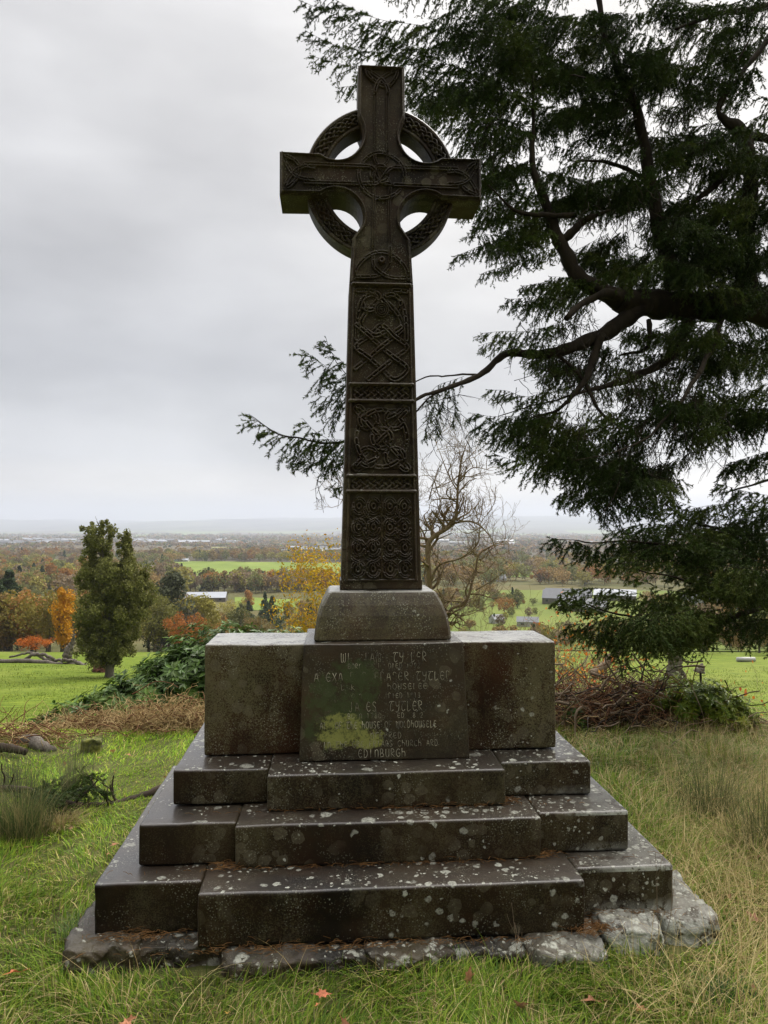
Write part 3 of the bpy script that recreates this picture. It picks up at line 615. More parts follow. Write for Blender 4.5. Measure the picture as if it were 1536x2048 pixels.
# ---- inscription: worn uncial letters, partly lost
GLY = {
 'A': [[(0.1, 0.0), (0.45, 1.0), (0.85, 0.0)], [(0.25, 0.38), (0.7, 0.38)]], 'a': [[(0.75, 0), (0.72, 0.85), (0.4, 0.95), (0.12, 0.7), (0.1, 0.25), (0.4, 0.02), (0.72, 0.3)]],
 'B': [[(0.15, 0), (0.15, 1), (0.6, 0.9), (0.55, 0.55), (0.15, 0.5), (0.7, 0.4), (0.7, 0.1), (0.15, 0)]], 'C': [[(0.8, 0.85), (0.45, 1), (0.12, 0.7), (0.12, 0.3), (0.45, 0), (0.8, 0.15)]],
 'D': [[(0.15, 0), (0.15, 1), (0.55, 0.95), (0.8, 0.5), (0.55, 0.05), (0.15, 0)]], 'E': [[(0.75, 0.85), (0.4, 1), (0.12, 0.65), (0.12, 0.3), (0.42, 0), (0.78, 0.15)], [(0.15, 0.5), (0.68, 0.52)]],
 'F': [[(0.2, 0), (0.2, 1), (0.75, 0.95)], [(0.2, 0.52), (0.62, 0.52)]], 'G': [[(0.78, 0.85), (0.45, 1), (0.12, 0.7), (0.12, 0.3), (0.45, 0), (0.78, 0.15), (0.78, 0.45), (0.5, 0.45)]],
 'H': [[(0.15, 0), (0.15, 1.1)], [(0.15, 0.55), (0.5, 0.68), (0.75, 0.45), (0.72, 0)]], 'I': [[(0.35, 0), (0.35, 1)]], 'J': [[(0.5, 1), (0.5, 0.15), (0.3, 0), (0.1, 0.12)]],
 'K': [[(0.15, 0), (0.15, 1)], [(0.75, 1), (0.15, 0.45), (0.8, 0)]], 'L': [[(0.2, 1), (0.18, 0.05), (0.45, 0), (0.72, 0.15)]],
 'M': [[(0.1, 0), (0.12, 0.8), (0.3, 0.95), (0.48, 0.75), (0.48, 0)], [(0.48, 0.75), (0.7, 0.95), (0.88, 0.75), (0.88, 0)]], 'N': [[(0.15, 0), (0.15, 0.95)], [(0.15, 0.7), (0.5, 0.98), (0.76, 0.7), (0.76, 0)]],
 'O': [[(0.45, 0), (0.12, 0.25), (0.12, 0.75), (0.45, 1), (0.8, 0.75), (0.8, 0.25), (0.45, 0)]], 'R': [[(0.15, 0), (0.15, 1), (0.6, 0.95), (0.68, 0.65), (0.2, 0.48), (0.78, 0)]],
 'S': [[(0.75, 0.85), (0.4, 1), (0.15, 0.75), (0.7, 0.35), (0.5, 0), (0.12, 0.12)]], 'T': [[(0.0, 0.88), (0.2, 1.0), (0.95, 1.0)], [(0.5, 0.96), (0.2, 0.55), (0.25, 0.1), (0.5, 0), (0.78, 0.15)]],
 'U': [[(0.15, 1), (0.15, 0.25), (0.42, 0), (0.75, 0.25), (0.75, 1), (0.78, 0)]], 'W': [[(0.1, 1), (0.12, 0.2), (0.3, 0), (0.5, 0.25), (0.5, 0.9)], [(0.5, 0.25), (0.7, 0), (0.9, 0.25), (0.9, 1)]],
 'X': [[(0.12, 0), (0.8, 1)], [(0.12, 1), (0.8, 0)]], 'Y': [[(0.15, 1), (0.2, 0.6), (0.5, 0.5), (0.72, 0.65)], [(0.78, 1), (0.7, 0.2), (0.4, -0.15), (0.15, -0.05)]],
 '1': [[(0.4, 0), (0.4, 1), (0.25, 0.85)]], '7': [[(0.1, 1), (0.75, 1), (0.35, 0)]], '8': [[(0.45, 0.52), (0.2, 0.75), (0.45, 1), (0.7, 0.75), (0.45, 0.52), (0.15, 0.25), (0.45, 0), (0.75, 0.25), (0.45, 0.52)]],
 '6': [[(0.7, 0.95), (0.3, 0.75), (0.15, 0.3), (0.45, 0), (0.72, 0.28), (0.45, 0.52), (0.18, 0.35)]], '2': [[(0.15, 0.8), (0.45, 1), (0.7, 0.75), (0.15, 0), (0.78, 0.02)]],
 '9': [[(0.25, 0), (0.65, 0.35), (0.75, 0.75), (0.45, 1), (0.18, 0.75), (0.45, 0.48), (0.72, 0.6)]], '4': [[(0.6, 0), (0.6, 1), (0.12, 0.3), (0.8, 0.3)]], '3': [[(0.15, 0.9), (0.5, 1), (0.68, 0.75), (0.35, 0.52), (0.72, 0.28), (0.45, 0), (0.12, 0.12)]],
 '0': [[(0.45, 0), (0.15, 0.25), (0.15, 0.75), (0.45, 1), (0.75, 0.75), (0.75, 0.25), (0.45, 0)]], '.': [[(0.2, 0), (0.28, 0.06)]]}
def inscription():
    LN = []; R = random.Random(3)
    lines = [('WILLIAM  TYTLER', 1316, 21, -92, 92, .35), ('BORN 1711  DIED 1792', 1333, 11, -77, 77, .35), ('ALEXANDER FRASER TYTLER', 1354, 19, -148, 142, .25), ('LORD WOODHOUSELEE', 1374, 13, -92, 92, .4),
             ('BORN 1747  DIED 1813', 1392, 11, -77, 77, .5), ('JAMES  TYTLER', 1413, 21, -75, 82, .08), ('BORN 1780. DIED 1862', 1431, 11, -78, 82, .15), ('ALL OF THE HOUSE OF WOODHOUSELEE', 1449, 15, -135, 118, .15),
             ('INTERRED', 1470, 13, -40, 36, .05), ('IN THE GREYFRIARS CHURCHYARD', 1486, 13, -128, 112, .15), ('EDINBURGH', 1504, 17, -56, 45, .08)]
    for txt, py, hp, x0, x1, lost in lines:
        z = 0.587 + (1518 - py) / (1518 - 1294) * 0.487; h = hp * 0.0021 * 0.92; k = 0.0021
        adv = (x1 - x0) * k / len(txt); mb = MB()
        for i, ch in enumerate(txt):
            if ch not in GLY: continue
            if R.random() < lost * 0.4: continue
            u = x0 * k + i * adv; wd = min(adv * 0.92, h * 0.95)
            for st in GLY[ch]:
                p = smooth_path(np.array(st), 4) if len(st) > 2 else np.array(st, float)
                if R.random() < lost * 0.5: p = p[:max(2, len(p) // 2)]
                pts = []
                for a, b in p:
                    zz = z - h / 2 + b * h; t = (zz - 0.587) / 0.5
                    pts.append((u + a * wd, -0.338 + 0.046 * t - 0.0004, zz))
                mb.tube(pts, 0.0014 if hp > 14 else 0.00105, 5)
        LN.append(mb)
    m, g = new_mat('worn_lettering'); co = g.n('ShaderNodeTexCoord').outputs['Object']
    cc = g.ramp(g.noise(co, 16, 4, 0.7), [(0.36, (0.045, 0.040, 0.028)), (0.62, (0.32, 0.30, 0.21))])
    ml = finish(m, g, Base_Color=cc, Roughness=0.8)[0]
    for mb in LN: mb.build('inscription_line', ml, die)
inscription()

# ============================================================ the big spruce on the right
spruce = thing('spruce_tree', 'big dark spruce filling the right side, long drooping boughs reaching behind the cross', 'tree', (4.95, 7.7, gz(4.95, 7.7)))
SP0 = np.array([4.95, 7.7, gz(4.95, 7.7)])
def pth(rows):  # rows (px,py,depth,radius)
    r = smooth_path(rows, 7); return np.array([P(a, b, d) for a, b, d, _ in r]), r[:, 3]
def wob(p, amp, sc=3.0, seed=0.0):
    return np.array([q + amp * np.array(mnoise.noise_vector(Vector(q) * sc + Vector((seed,) * 3))) for q in p])
TR = MB()
trunkp = smooth_path([(4.95, 7.7, SP0[2] - 0.3, .42), (4.98, 7.7, 0.5, .36), (4.9, 7.6, 2.2, .32), (4.85, 7.5, 3.6, .27), (4.85, 7.5, 4.9, .20), (4.9, 7.5, 6.6, .13), (4.9, 7.5, 8.5, .04)], 10)
TR.tube(wob(trunkp[:, :3], 0.05) - SP0, trunkp[:, 3], 14); TR.build('trunk', M_SPBARK, spruce)
LIMBS = [
 [(1740, 660, 7.6, .26), (1640, 640, 7.3, .21), (1500, 610, 7.0, .17), (1400, 612, 6.8, .135), (1300, 608, 6.6, .125), (1240, 600, 6.45, .110)],           # the thick level limb
 [(1240, 600, 6.45, .110), (1165, 560, 6.4, .088), (1128, 500, 6.4, .075), (1095, 420, 6.4, .055), (1068, 340, 6.4, .036), (1066, 270, 6.45, .022), (1068, 150, 6.5, .012)],
 [(1116, 488, 6.4, .05), (1150, 458, 6.36, .046), (1172, 442, 6.33, .036), (1220, 420, 6.2, .012)],                                                             # pale snapped stub
 [(1260, 596, 6.5, .08), (1190, 590, 6.2, .040), (1130, 638, 6.0, .032)],
 [(1150, 430, 6.4, .03), (1060, 430, 6.2, .024), (1010, 405, 6.1, .012), (975, 370, 6.1, .006)],
 [(1350, 580, 6.8, .10), (1325, 480, 6.8, .085), (1300, 360, 6.8, .070), (1270, 210, 6.8, .052), (1215, 90, 6.8, .038), (1195, -20, 6.8, .030), (1180, -160, 6.8, .02)],
 [(1270, 210, 6.8, .02), (1200, 170, 6.6, .014), (1140, 150, 6.4, .007)],
 [(1300, 360, 6.8, .03), (1230, 330, 6.6, .022), (1150, 320, 6.3, .008)],
 [(1500, 600, 7.0, .12), (1490, 480, 6.9, .10), (1502, 350, 6.9, .085), (1480, 262, 6.9, .09), (1440, 225, 6.9, .03), (1450, 180, 6.9, .018), (1500, 80, 6.9, .01)],
 [(1470, 270, 6.9, .05), (1540, 280, 6.9, .05), (1620, 300, 7.2, .06)],
 [(1450, 285, 6.9, .03), (1410, 300, 6.7, .022), (1330, 325, 6.5, .008)],
 [(1470, 330, 6.9, .04), (1420, 380, 6.8, .035), (1370, 420, 6.7, .02), (1320, 480, 6.6, .01)],
 [(1600, -40, 7.2, .07), (1536, 10, 7.1, .045), (1440, 25, 6.9, .03), (1350, 60, 6.7, .012)],
 [(1580, 20, 7.1, .05), (1520, 100, 7.0, .035), (1460, 180, 6.9, .018), (1440, 225, 6.9, .01)],
 # long bough that runs behind the shaft
 [(1290, 610, 6.55, .085), (1235, 650, 6.4, .070), (1150, 695, 6.25, .052), (1080, 708, 6.15, .040), (1020, 706, 6.05, .032), (965, 745, 5.9, .024), (900, 775, 5.7, .018), (840, 795, 5.5, .013), (760, 850, 5.3, .010), (685, 885, 5.15, .0085), (620, 878, 5.05, .0065), (560, 868, 5.0, .005), (498, 828, 4.95, .002)],
 [(960, 750, 5.9, .012), (900, 752, 5.75, .009), (840, 758, 5.5, .007), (760, 790, 5.35, .006), (690, 750, 5.25, .004), (650, 680, 5.2, .002)],
 [(900, 778, 5.7, .010), (855, 800, 5.6, .008), (800, 860, 5.5, .006), (700, 930, 5.3, .003)],
 [(1200, 672, 6.3, .050), (1180, 740, 6.2, .036), (1145, 790, 6.1, .024), (1105, 825, 6.0, .014), (1040, 840, 5.9, .006)],
 [(1110, 700, 6.2, .020), (1165, 760, 6.2, .020), (1200, 820, 6.1, .018), (1245, 860, 6.0, .008)],
 [(1380, 640, 6.7, .070), (1330, 720, 6.6, .050), (1250, 760, 6.4, .040), (1180, 780, 6.2, .020), (1110, 800, 6.0, .010), (1000, 830, 5.8, .004)],
 [(1300, 640, 6.5, .030), (1290, 700, 6.4, .024), (1240, 710, 6.3, .012)],
 [(1450, 610, 6.6, .035), (1425, 690, 6.2, .030), (1390, 760, 5.9, .024), (1340, 830, 5.7, .015), (1270, 890, 5.5, .009), (1150, 920, 5.3, .003)],
 [(1600, 820, 6.6, .030), (1520, 840, 6.3, .018), (1450, 865, 6.1, .010), (1380, 880, 5.9, .004)],
 [(1620, 1050, 6.3, .030), (1500, 1070, 6.0, .018), (1380, 1040, 5.8, .010), (1330, 1010, 5.7, .005)],
 [(1640, 1130, 6.2, .035), (1500, 1110, 5.9, .022), (1350, 1090, 5.6, .014), (1200, 1085, 5.3, .008), (1110, 1078, 5.1, .003)],
 [(1640, 1190, 5.6, .035), (1500, 1222, 5.2, .024), (1440, 1252, 5.1, .019), (1340, 1245, 4.9, .013), (1220, 1225, 4.7, .008), (1115, 1195, 4.6, .003)],
 [(1640, 1170, 5.8, .028), (1500, 1200, 5.4, .020), (1400, 1170, 5.2, .012), (1280, 1140, 5.0, .006)],
 [(1640, 940, 6.6, .03), (1540, 960, 6.2, .016), (1450, 985, 6.0, .007)],
 [(1230, 870, 5.9, .012), (1240, 960, 5.7, .009), (1200, 1040, 5.5, .004)],
]
LB = {}
for k, rows in enumerate(LIMBS):
    p, r = pth(rows); mb = MB(); r = r * (1.0 if k in (0, 14) else 0.80); mb.tube(wob(wob(p, 0.022, 4.0, k), .006, 22, k) - SP0, r * (1 + 0.10 * np.sin(np.arange(len(r)) * 1.7)), 10 if r.max() > 0.03 else 6)
    mb.build('limb', M_SPBARK, spruce)

class Foliage:
    """needled shoots: thin triangular needles set around fine twigs"""
    def __init__(s): s.tw = []; s.sh = []    # twigs (a,b,r) ; shoots (a,b)
    def shoot(s, a, b): s.sh.append((a, b))
    def branch(s, pts, L0, dens=1.0, droop=0.6, side=1.0, bare=0.1):
        """side twigs alternating along pts; each bears shoots"""
        pts = np.asarray(pts); seg = np.linalg.norm(np.diff(pts, axis=0), axis=1); Ls = np.concatenate([[0], np.cumsum(seg)]); Lt = Ls[-1]
        step = 0.031 / dens; n = int(Lt * (1 - bare) / step); sg = 1
        for i in range(n):
            t = Lt * bare + (i + rng.random()) * step
            if t > Lt: break
            p = np.array([np.interp(t, Ls, pts[:, k]) for k in range(3)]); q = np.array([np.interp(min(t + .02, Lt), Ls, pts[:, k]) for k in range(3)])
            d = norm(q - p + 1e-6); sd = norm(np.cross(d, [0, 0, 1.0])); sg = -sg
            f = (1 - t / Lt); Lw = L0 * (0.35 + 0.65 * min(1, f * 1.8)) * rng.uniform(0.6, 1.15)
            dr = norm(d * rng.uniform(0.5, 1.0) + sd * sg * rng.uniform(0.4, 1.0) * side + np.array([0, 0, -droop * rng.uniform(0.2, 1.6)]) + rng.normal(0, .15, 3))
            s.twig(p, dr, Lw, droop)
        s.shoot(pts[-2] * .3 + pts[-1] * .7, pts[-1])
    def twig(s, p, dr, L, droop):
        n = max(2, int(L / 0.05)); pts = [p]; d = dr.copy()
        for k in range(n):
            d = norm(d + np.array([0, 0, -0.16 * droop]) + rng.normal(0, .07, 3)); pts.append(pts[-1] + d * L / n)
        pts = np.array(pts)
        for a, b in zip(pts[:-1], pts[1:]): s.tw.append((a, b, 0.0016)); s.shoot(a, b)
        sd = norm(np.cross(dr, rng.normal(0, .3, 3) + [0, 0, 1]))
        for k in range(1, n + 1):
            for sg in (-1, 1):
                if rng.random() < 0.80:
                    l = rng.uniform(0.035, 0.075) * (1.25 - 0.5 * k / n); dd = norm((pts[k] - pts[k - 1]) / (L / n) * 0.8 + sd * sg * 0.8 + np.array([0, 0, -0.3 * droop]) + rng.normal(0, .15, 3))
                    s.shoot(pts[k], pts[k] + dd * l)
    def build(s, parent, origin, name='foliage', nl=0.022, per=0.0026, wid=0.0066):
        A = np.array([a for a, b in s.sh]); B_ = np.array([b for a, b in s.sh]); L = np.linalg.norm(B_ - A, axis=1)
        cnt = np.maximum(4, (L / per).astype(int)); tot = cnt.sum(); ix = np.repeat(np.arange(len(A)), cnt)
        t = rng.random(tot); base = A[ix] + (B_ - A)[ix] * t[:, None]; D = ((B_ - A) / (L[:, None] + 1e-9))[ix]
        R = rng.normal(0, 1, (tot, 3)); R -= (R * D).sum(1)[:, None] * D; R /= np.linalg.norm(R, axis=1)[:, None] + 1e-9
        nd = D * 0.65 + R * 0.8; nd /= np.linalg.norm(nd, axis=1)[:, None]
        W = np.cross(nd, D); W /= np.linalg.norm(W, axis=1)[:, None] + 1e-9
        ln = nl * rng.uniform(0.7, 1.15, tot)[:, None]
        v = np.stack([base - W * wid / 2, base + W * wid / 2, base + nd * ln], 1).reshape(-1, 3) - origin
        hue = rng.uniform(0.75, 1.25, len(A))[ix]; warm = rng.uniform(0.9, 1.15, len(A))[ix]
        col = np.repeat(np.stack([hue * warm, hue, hue], 1), 3, axis=0)
        mb = MB(); mb.add(v, tri=np.arange(tot * 3).reshape(-1, 3), col=col); mb.build(name, M_NEEDLE, parent)
        tb = MB()
        for a, b, r in s.tw: pass
        if s.tw:
            TA = np.array([a for a, b, r in s.tw]) - origin; TB = np.array([b for a, b, r in s.tw]) - origin; m = len(TA)
            d = TB - TA; d /= np.linalg.norm(d, axis=1)[:, None] + 1e-9; u = np.cross(d, [0.3, 0.2, 0.9]); u /= np.linalg.norm(u, axis=1)[:, None] + 1e-9; w_ = np.cross(d, u); rr = 0.0016
            vs = []
            for E in (TA, TB):
                for kk in range(3):
                    an = kk * 2 * np.pi / 3; vs.append(E + (u * math.cos(an) + w_ * math.sin(an)) * rr)
            v = np.stack(vs, 1).reshape(-1, 3); o = np.arange(m)[:, None, None] * 6
            q = np.array([[0, 1, 4, 3], [1, 2, 5, 4], [2, 0, 3, 5]])[None] + o
            tb.add(v, quad=q.reshape(-1, 4)); tb.build('twigs', M_SPBARK, parent)

FO = Foliage()
def bough(rows, L0=0.20, dens=1.0, droop=0.7, bare=0.05, side=1.0):
    r = smooth_path([(a, b, d) for a, b, d in rows], 5); p = np.array([P(*q) for q in r]); p = wob(p, 0.02, 4, rows[0][0])
    FO.branch(p, L0, dens, droop, side, bare)
    for a, b in zip(p[:-1], p[1:]): FO.tw.append((a, b, .003))
# traced outer boughs (their tips make the silhouette)
bough([(700, 882, 5.15), (620, 878, 5.05), (560, 868, 5.0), (498, 828, 4.95)], .22, 1.25, .8, 0)
bough([(790, 860, 5.3), (700, 890, 5.2), (640, 868, 5.1), (606, 838, 5.1)], .30, 1.0, 1.1, 0)
bough([(760, 900, 5.3), (690, 920, 5.25), (610, 920, 5.2), (575, 910, 5.15)], .20, 1.2, .7, 0)
bough([(740, 760, 5.35), (690, 770, 5.25), (650, 735, 5.2), (606, 708, 5.2)], .26, 1.3, 1.0, 0)
bough([(720, 760, 5.3), (690, 730, 5.25), (660, 705, 5.2), (649, 676, 5.2)], .18, 1.2, .7, 0)
bough([(720, 800, 5.3), (680, 800, 5.2), (640, 790, 5.2)], .26, 1.2, 1.1, 0)
bough([(760, 860, 5.3), (720, 930, 5.3), (690, 975, 5.3), (665, 960, 5.3)], .16, 1.0, .9, 0)
bough([(930, 750, 5.8), (880, 770, 5.7), (850, 800, 5.6)], .16, .8, 1.6, 0)
for q in ([(900, 780, 5.7), (880, 815, 5.65), (872, 870, 5.6)], [(870, 800, 5.6), (855, 840, 5.6), (850, 880, 5.6)], [(905, 770, 5.7), (912, 800, 5.7), (905, 850, 5.7)]): bough(q, .10, .7, 1.4, 0)
for rows, L0, de in [
 ([(1100, 220, 6.4), (900, 130, 6.1), (740, 60, 5.9), (600, 0, 5.7)], .30, 1.3), ([(1000, 160, 6.2), (850, 120, 6.0), (700, 100, 5.9), (610, 60, 5.8)], .26, 1.2),
 ([(1000, 200, 6.2), (860, 170, 6.0), (720, 140, 5.9), (620, 112, 5.8)], .24, 1.2), ([(1000, 250, 6.2), (850, 200, 6.0), (740, 175, 5.9), (672, 175, 5.8)], .24, 1.1),
 ([(1100, 100, 6.3), (950, 60, 6.1), (850, 100, 6.0), (790, 90, 6.0)], .24, 1.1), ([(900, 60, 6.0), (760, 40, 5.9), (690, 10, 5.9), (640, -20, 5.8)], .28, 1.2),
 ([(1000, 0, 6.1), (900, -20, 6.0), (780, -20, 5.9)], .26, 1.1), ([(1100, 60, 6.3), (980, 30, 6.1), (900, 40, 6.0), (870, 60, 6)], .3, 1.2),
 ([(1066, 270, 6.4), (990, 250, 6.2), (920, 260, 6.1), (860, 230, 6.0)], .28, 1.2), ([(1066, 330, 6.4), (1000, 320, 6.2), (940, 300, 6.1), (900, 320, 6.1)], .24, 1.0),
 ([(1090, 400, 6.4), (1040, 370, 6.2), (990, 350, 6.1), (970, 310, 6.1)], .24, 1.2), ([(1100, 430, 6.4), (1030, 420, 6.2), (980, 430, 6.1), (935, 470, 6.0)], .22, 1.1),
 ([(1110, 460, 6.4), (1050, 470, 6.2), (990, 480, 6.1), (905, 515, 6.0)], .22, 1.2), ([(1120, 500, 6.4), (1060, 510, 6.2), (1010, 530, 6.1), (960, 550, 6.0)], .18, 1.2),
 ([(1190, 560, 6.4), (1120, 560, 6.2), (1060, 570, 6.1)], .22, 1.4), ([(1150, 640, 6.2), (1080, 660, 6.0), (1020, 665, 5.9), (960, 665, 5.9)], .22, 1.2),
 ([(1120, 690, 6.2), (1060, 690, 6.0), (1000, 680, 5.9), (960, 690, 5.9)], .20, 1.0), ([(1150, 760, 6.1), (1060, 790, 5.9), (1010, 780, 5.8), (975, 778, 5.8)], .22, 1.2),
 ([(1150, 820, 6.0), (1060, 830, 5.9), (1000, 835, 5.8), (935, 828, 5.8)], .26, 1.4), ([(1180, 860, 6.0), (1080, 870, 5.8), (1010, 870, 5.8), (950, 850, 5.7)], .24, 1.3),
 ([(1200, 900, 5.9), (1130, 910, 5.8), (1060, 930, 5.7), (985, 905, 5.7)], .26, 1.3), ([(1250, 960, 5.8), (1200, 985, 5.7), (1160, 990, 5.6), (1120, 988, 5.6)], .22, 1.3),
 ([(1350, 1090, 5.6), (1250, 1085, 5.4), (1170, 1088, 5.3), (1098, 1078, 5.1)], .22, 1.3), ([(1240, 900, 6.0), (1220, 980, 5.8), (1210, 1050, 5.6)], .16, .9),
 ([(1536, 930, 6.2), (1490, 920, 6.1), (1440, 945, 6.0)], .24, 1.4), ([(1600, 900, 6.2), (1530, 905, 6.1), (1460, 925, 6.0)], .26, 1.4), ([(1600, 990, 6.1), (1500, 985, 6.0), (1430, 965, 5.9)], .26, 1.4),
 ([(1600, 1050, 6.1), (1480, 1040, 5.9), (1380, 1010, 5.8), (1330, 990, 5.8)], .22, 1.4), ([(1600, 820, 6.3), (1500, 820, 6.1), (1440, 810, 6.0), (1400, 850, 5.9)], .26, 1.2),
 ([(1600, 190, 7.0), (1560, 200, 6.9), (1515, 190, 6.8)], .22, 1.2), ([(1600, 760, 6.3), (1530, 770, 6.1), (1480, 800, 6.0)], .26, 1.2),
]: bough(rows, L0, de, .8)
# lower green boughs
for rows, L0, de in [
 ([(1500, 1222, 5.2), (1400, 1215, 5.0), (1280, 1200, 4.8), (1190, 1190, 4.7), (1108, 1205, 4.6)], .24, 1.7), ([(1450, 1250, 5.1), (1340, 1250, 4.9), (1220, 1230, 4.7), (1120, 1190, 4.6)], .24, 1.7),
 ([(1400, 1170, 5.2), (1300, 1190, 4.9), (1200, 1175, 4.7), (1125, 1178, 4.7)], .18, 1.4), ([(1440, 1262, 5.0), (1330, 1275, 4.85), (1220, 1270, 4.7), (1150, 1262, 4.6)], .20, 1.7),
 ([(1560, 1120, 5.7), (1420, 1100, 5.4), (1320, 1090, 5.2), (1230, 1110, 5.1)], .28, 1.7), ([(1560, 1090, 5.8), (1430, 1060, 5.5), (1300, 1050, 5.3), (1215, 1060, 5.2)], .28, 1.7),
 ([(1560, 1150, 5.6), (1420, 1140, 5.3), (1300, 1120, 5.1), (1210, 1130, 5.0)], .26, 1.6), ([(1540, 1170, 5.5), (1420, 1180, 5.2), (1330, 1180, 5.0), (1260, 1150, 5.0)], .22, 1.2),
 ([(1600, 1020, 5.9), (1450, 1010, 5.7), (1330, 1020, 5.5), (1250, 1010, 5.4)], .26, 1.5), ([(1600, 1250, 5.2), (1530, 1240, 5.0), (1470, 1262, 4.9)], .24, 1.5), ([(1600, 1200, 5.3), (1540, 1190, 5.2), (1480, 1180, 5.1)], .26, 1.4),
 ([(1560, 1060, 5.9), (1480, 1080, 5.6), (1400, 1120, 5.4), (1340, 1160, 5.3)], .24, 1.4), ([(1460, 1230, 5.1), (1380, 1262, 4.95), (1300, 1285, 4.8), (1200, 1290, 4.7)], .16, 1.5),
]: bough(rows, L0 * .9, de * .68, .6)
# inner mass: clouds of boughs filling the crown, with the sky gaps left open
ZN = [ # cx,cy,rx,ry,count,dir
 (950, 90, 130, 110, 18), (1110, 70, 130, 110, 26), (1020, 190, 140, 90, 22), (1290, 70, 110, 120, 24), (1450, 60, 90, 80, 11), (1170, 230, 120, 90, 14), (1400, 180, 100, 70, 14), (1480, 320, 70, 110, 12), (1270, 420, 90, 110, 14), (1230, 170, 80, 100, 10), (1330, 260, 110, 60, 8),
 (1010, 310, 60, 70, 8), (1190, 340, 110, 50, 12), (1410, 290, 60, 60, 8), (1040, 440, 70, 70, 12), (1170, 400, 50, 30, 5), (1400, 400, 90, 60, 14), (1500, 400, 60, 110, 12), (1360, 500, 120, 60, 22),
 (1470, 520, 90, 90, 18), (1190, 530, 60, 50, 9), (1120, 590, 50, 30, 6), (1450, 690, 110, 60, 18), (1340, 660, 90, 40, 8), (1500, 780, 70, 60, 9), (1150, 720, 110, 50, 9), (1300, 790, 110, 60, 11), (1120, 860, 110, 60, 14),
 (1240, 890, 110, 60, 11), (1400, 830, 80, 50, 7), (1190, 950, 60, 40, 7), (1290, 980, 60, 70, 9), (1420, 1060, 120, 40, 8), (1300, 1100, 90, 30, 5), (1480, 1130, 80, 40, 6), (1320, 1225, 110, 30, 6), (1510, 1210, 50, 50, 6)]
for cx, cy, rx, ry, cnt in ZN:
    for _ in range(int(cnt * 0.80 + .5)):
        a = rng.uniform(0, 2 * np.pi); r = math.sqrt(rng.random()); px = cx + rx * r * math.cos(a); py = cy + ry * r * math.sin(a)
        dd = np.interp(py, [0, 700, 1000, 1250], [6.9, 6.5, 5.9, 5.0]) + rng.uniform(-.5, .9); L = rng.uniform(.35, .7) * F_PX / dd; an = rng.uniform(-0.5, 0.45)
        dx, dy = math.cos(an) * (-1 if rng.random() < .75 else 1), math.sin(an)
        bough([(px - dx * L * .5, py - dy * L * .5 - 8, dd + rng.uniform(-.2, .2)), (px, py, dd), (px + dx * L * .5, py + dy * L * .5 + 6, dd + rng.uniform(-.3, .2))], rng.uniform(.20, .30), 1.5, 1.0, 0)
# fine dead hanging twigs
HT = MB()
for cx, cy, rx, ry, cnt in [(1260, 760, 170, 90, 150), (1130, 800, 110, 100, 60), (1300, 870, 80, 60, 60), (1240, 400, 90, 60, 70), (960, 280, 60, 40, 40), (1400, 850, 90, 60, 50), (1330, 230, 120, 50, 50), (880, 820, 30, 30, 26), (1130, 650, 70, 40, 50), (660, 920, 60, 30, 18)]:
    for _ in range(cnt):
        px, py = cx + rng.normal(0, rx * .5), cy + rng.normal(0, ry * .5); d = np.interp(py, [0, 700, 1000], [6.6, 6.2, 5.7]) + rng.uniform(-.4, .6)
        p = [P(px, py, d)]; dr = norm(rng.normal(0, .5, 3) + [0, 0, -.9]); L = rng.uniform(.12, .45)
        for k in range(5): dr = norm(dr + rng.normal(0, .28, 3) + [0, 0, -.15]); p.append(p[-1] + dr * L / 5)
        HT.tube(np.array(p) - SP0, np.linspace(.0032, .0014, 6), 4, cap=False)
        for _k in range(3):
            i = rng.integers(1, 5); q = [p[i], p[i] + norm(dr + rng.normal(0, .7, 3)) * L * .3]; HT.tube(np.array(q) - SP0, [.002, .001], 3, cap=False)
HT.build('dead_twigs', M_SPBARK, spruce)
FO.build(spruce, SP0)
print('shoots', len(FO.sh))

# ============================================================ bare trees, shrubs
def grow(mb, p, d, L, r, lvl, tips, twist=0.35, up=0.12, nb=(3, 5), spread=0.8, ratio=0.62, sides=6, rmin=0.0022):
    n = 7; pts = [p]; 
    for k in range(n):
        d = norm(d + rng.normal(0, twist * .45, 3) + np.array([0, 0, up])); pts.append(pts[-1] + d * L / n)
    pts = np.array(pts); rr = np.linspace(r, max(rmin, r * .5), n + 1); mb.tube(pts, rr, sides if r > .01 else (4 if r > .004 else 3), cap=False)
    if lvl <= 0: tips.append((pts[-1], d)); tips.append((pts[n // 2], d)); return
    for _ in range(rng.integers(*nb)):
        i = rng.integers(2, n + 1); dd = norm(d + rng.normal(0, spread, 3) + [0, 0, up])
        grow(mb, pts[i], dd, L * ratio * rng.uniform(.75, 1.2), rr[i] * rng.uniform(.5, .72), lvl - 1, tips, twist, up, nb, spread, ratio, sides, rmin)

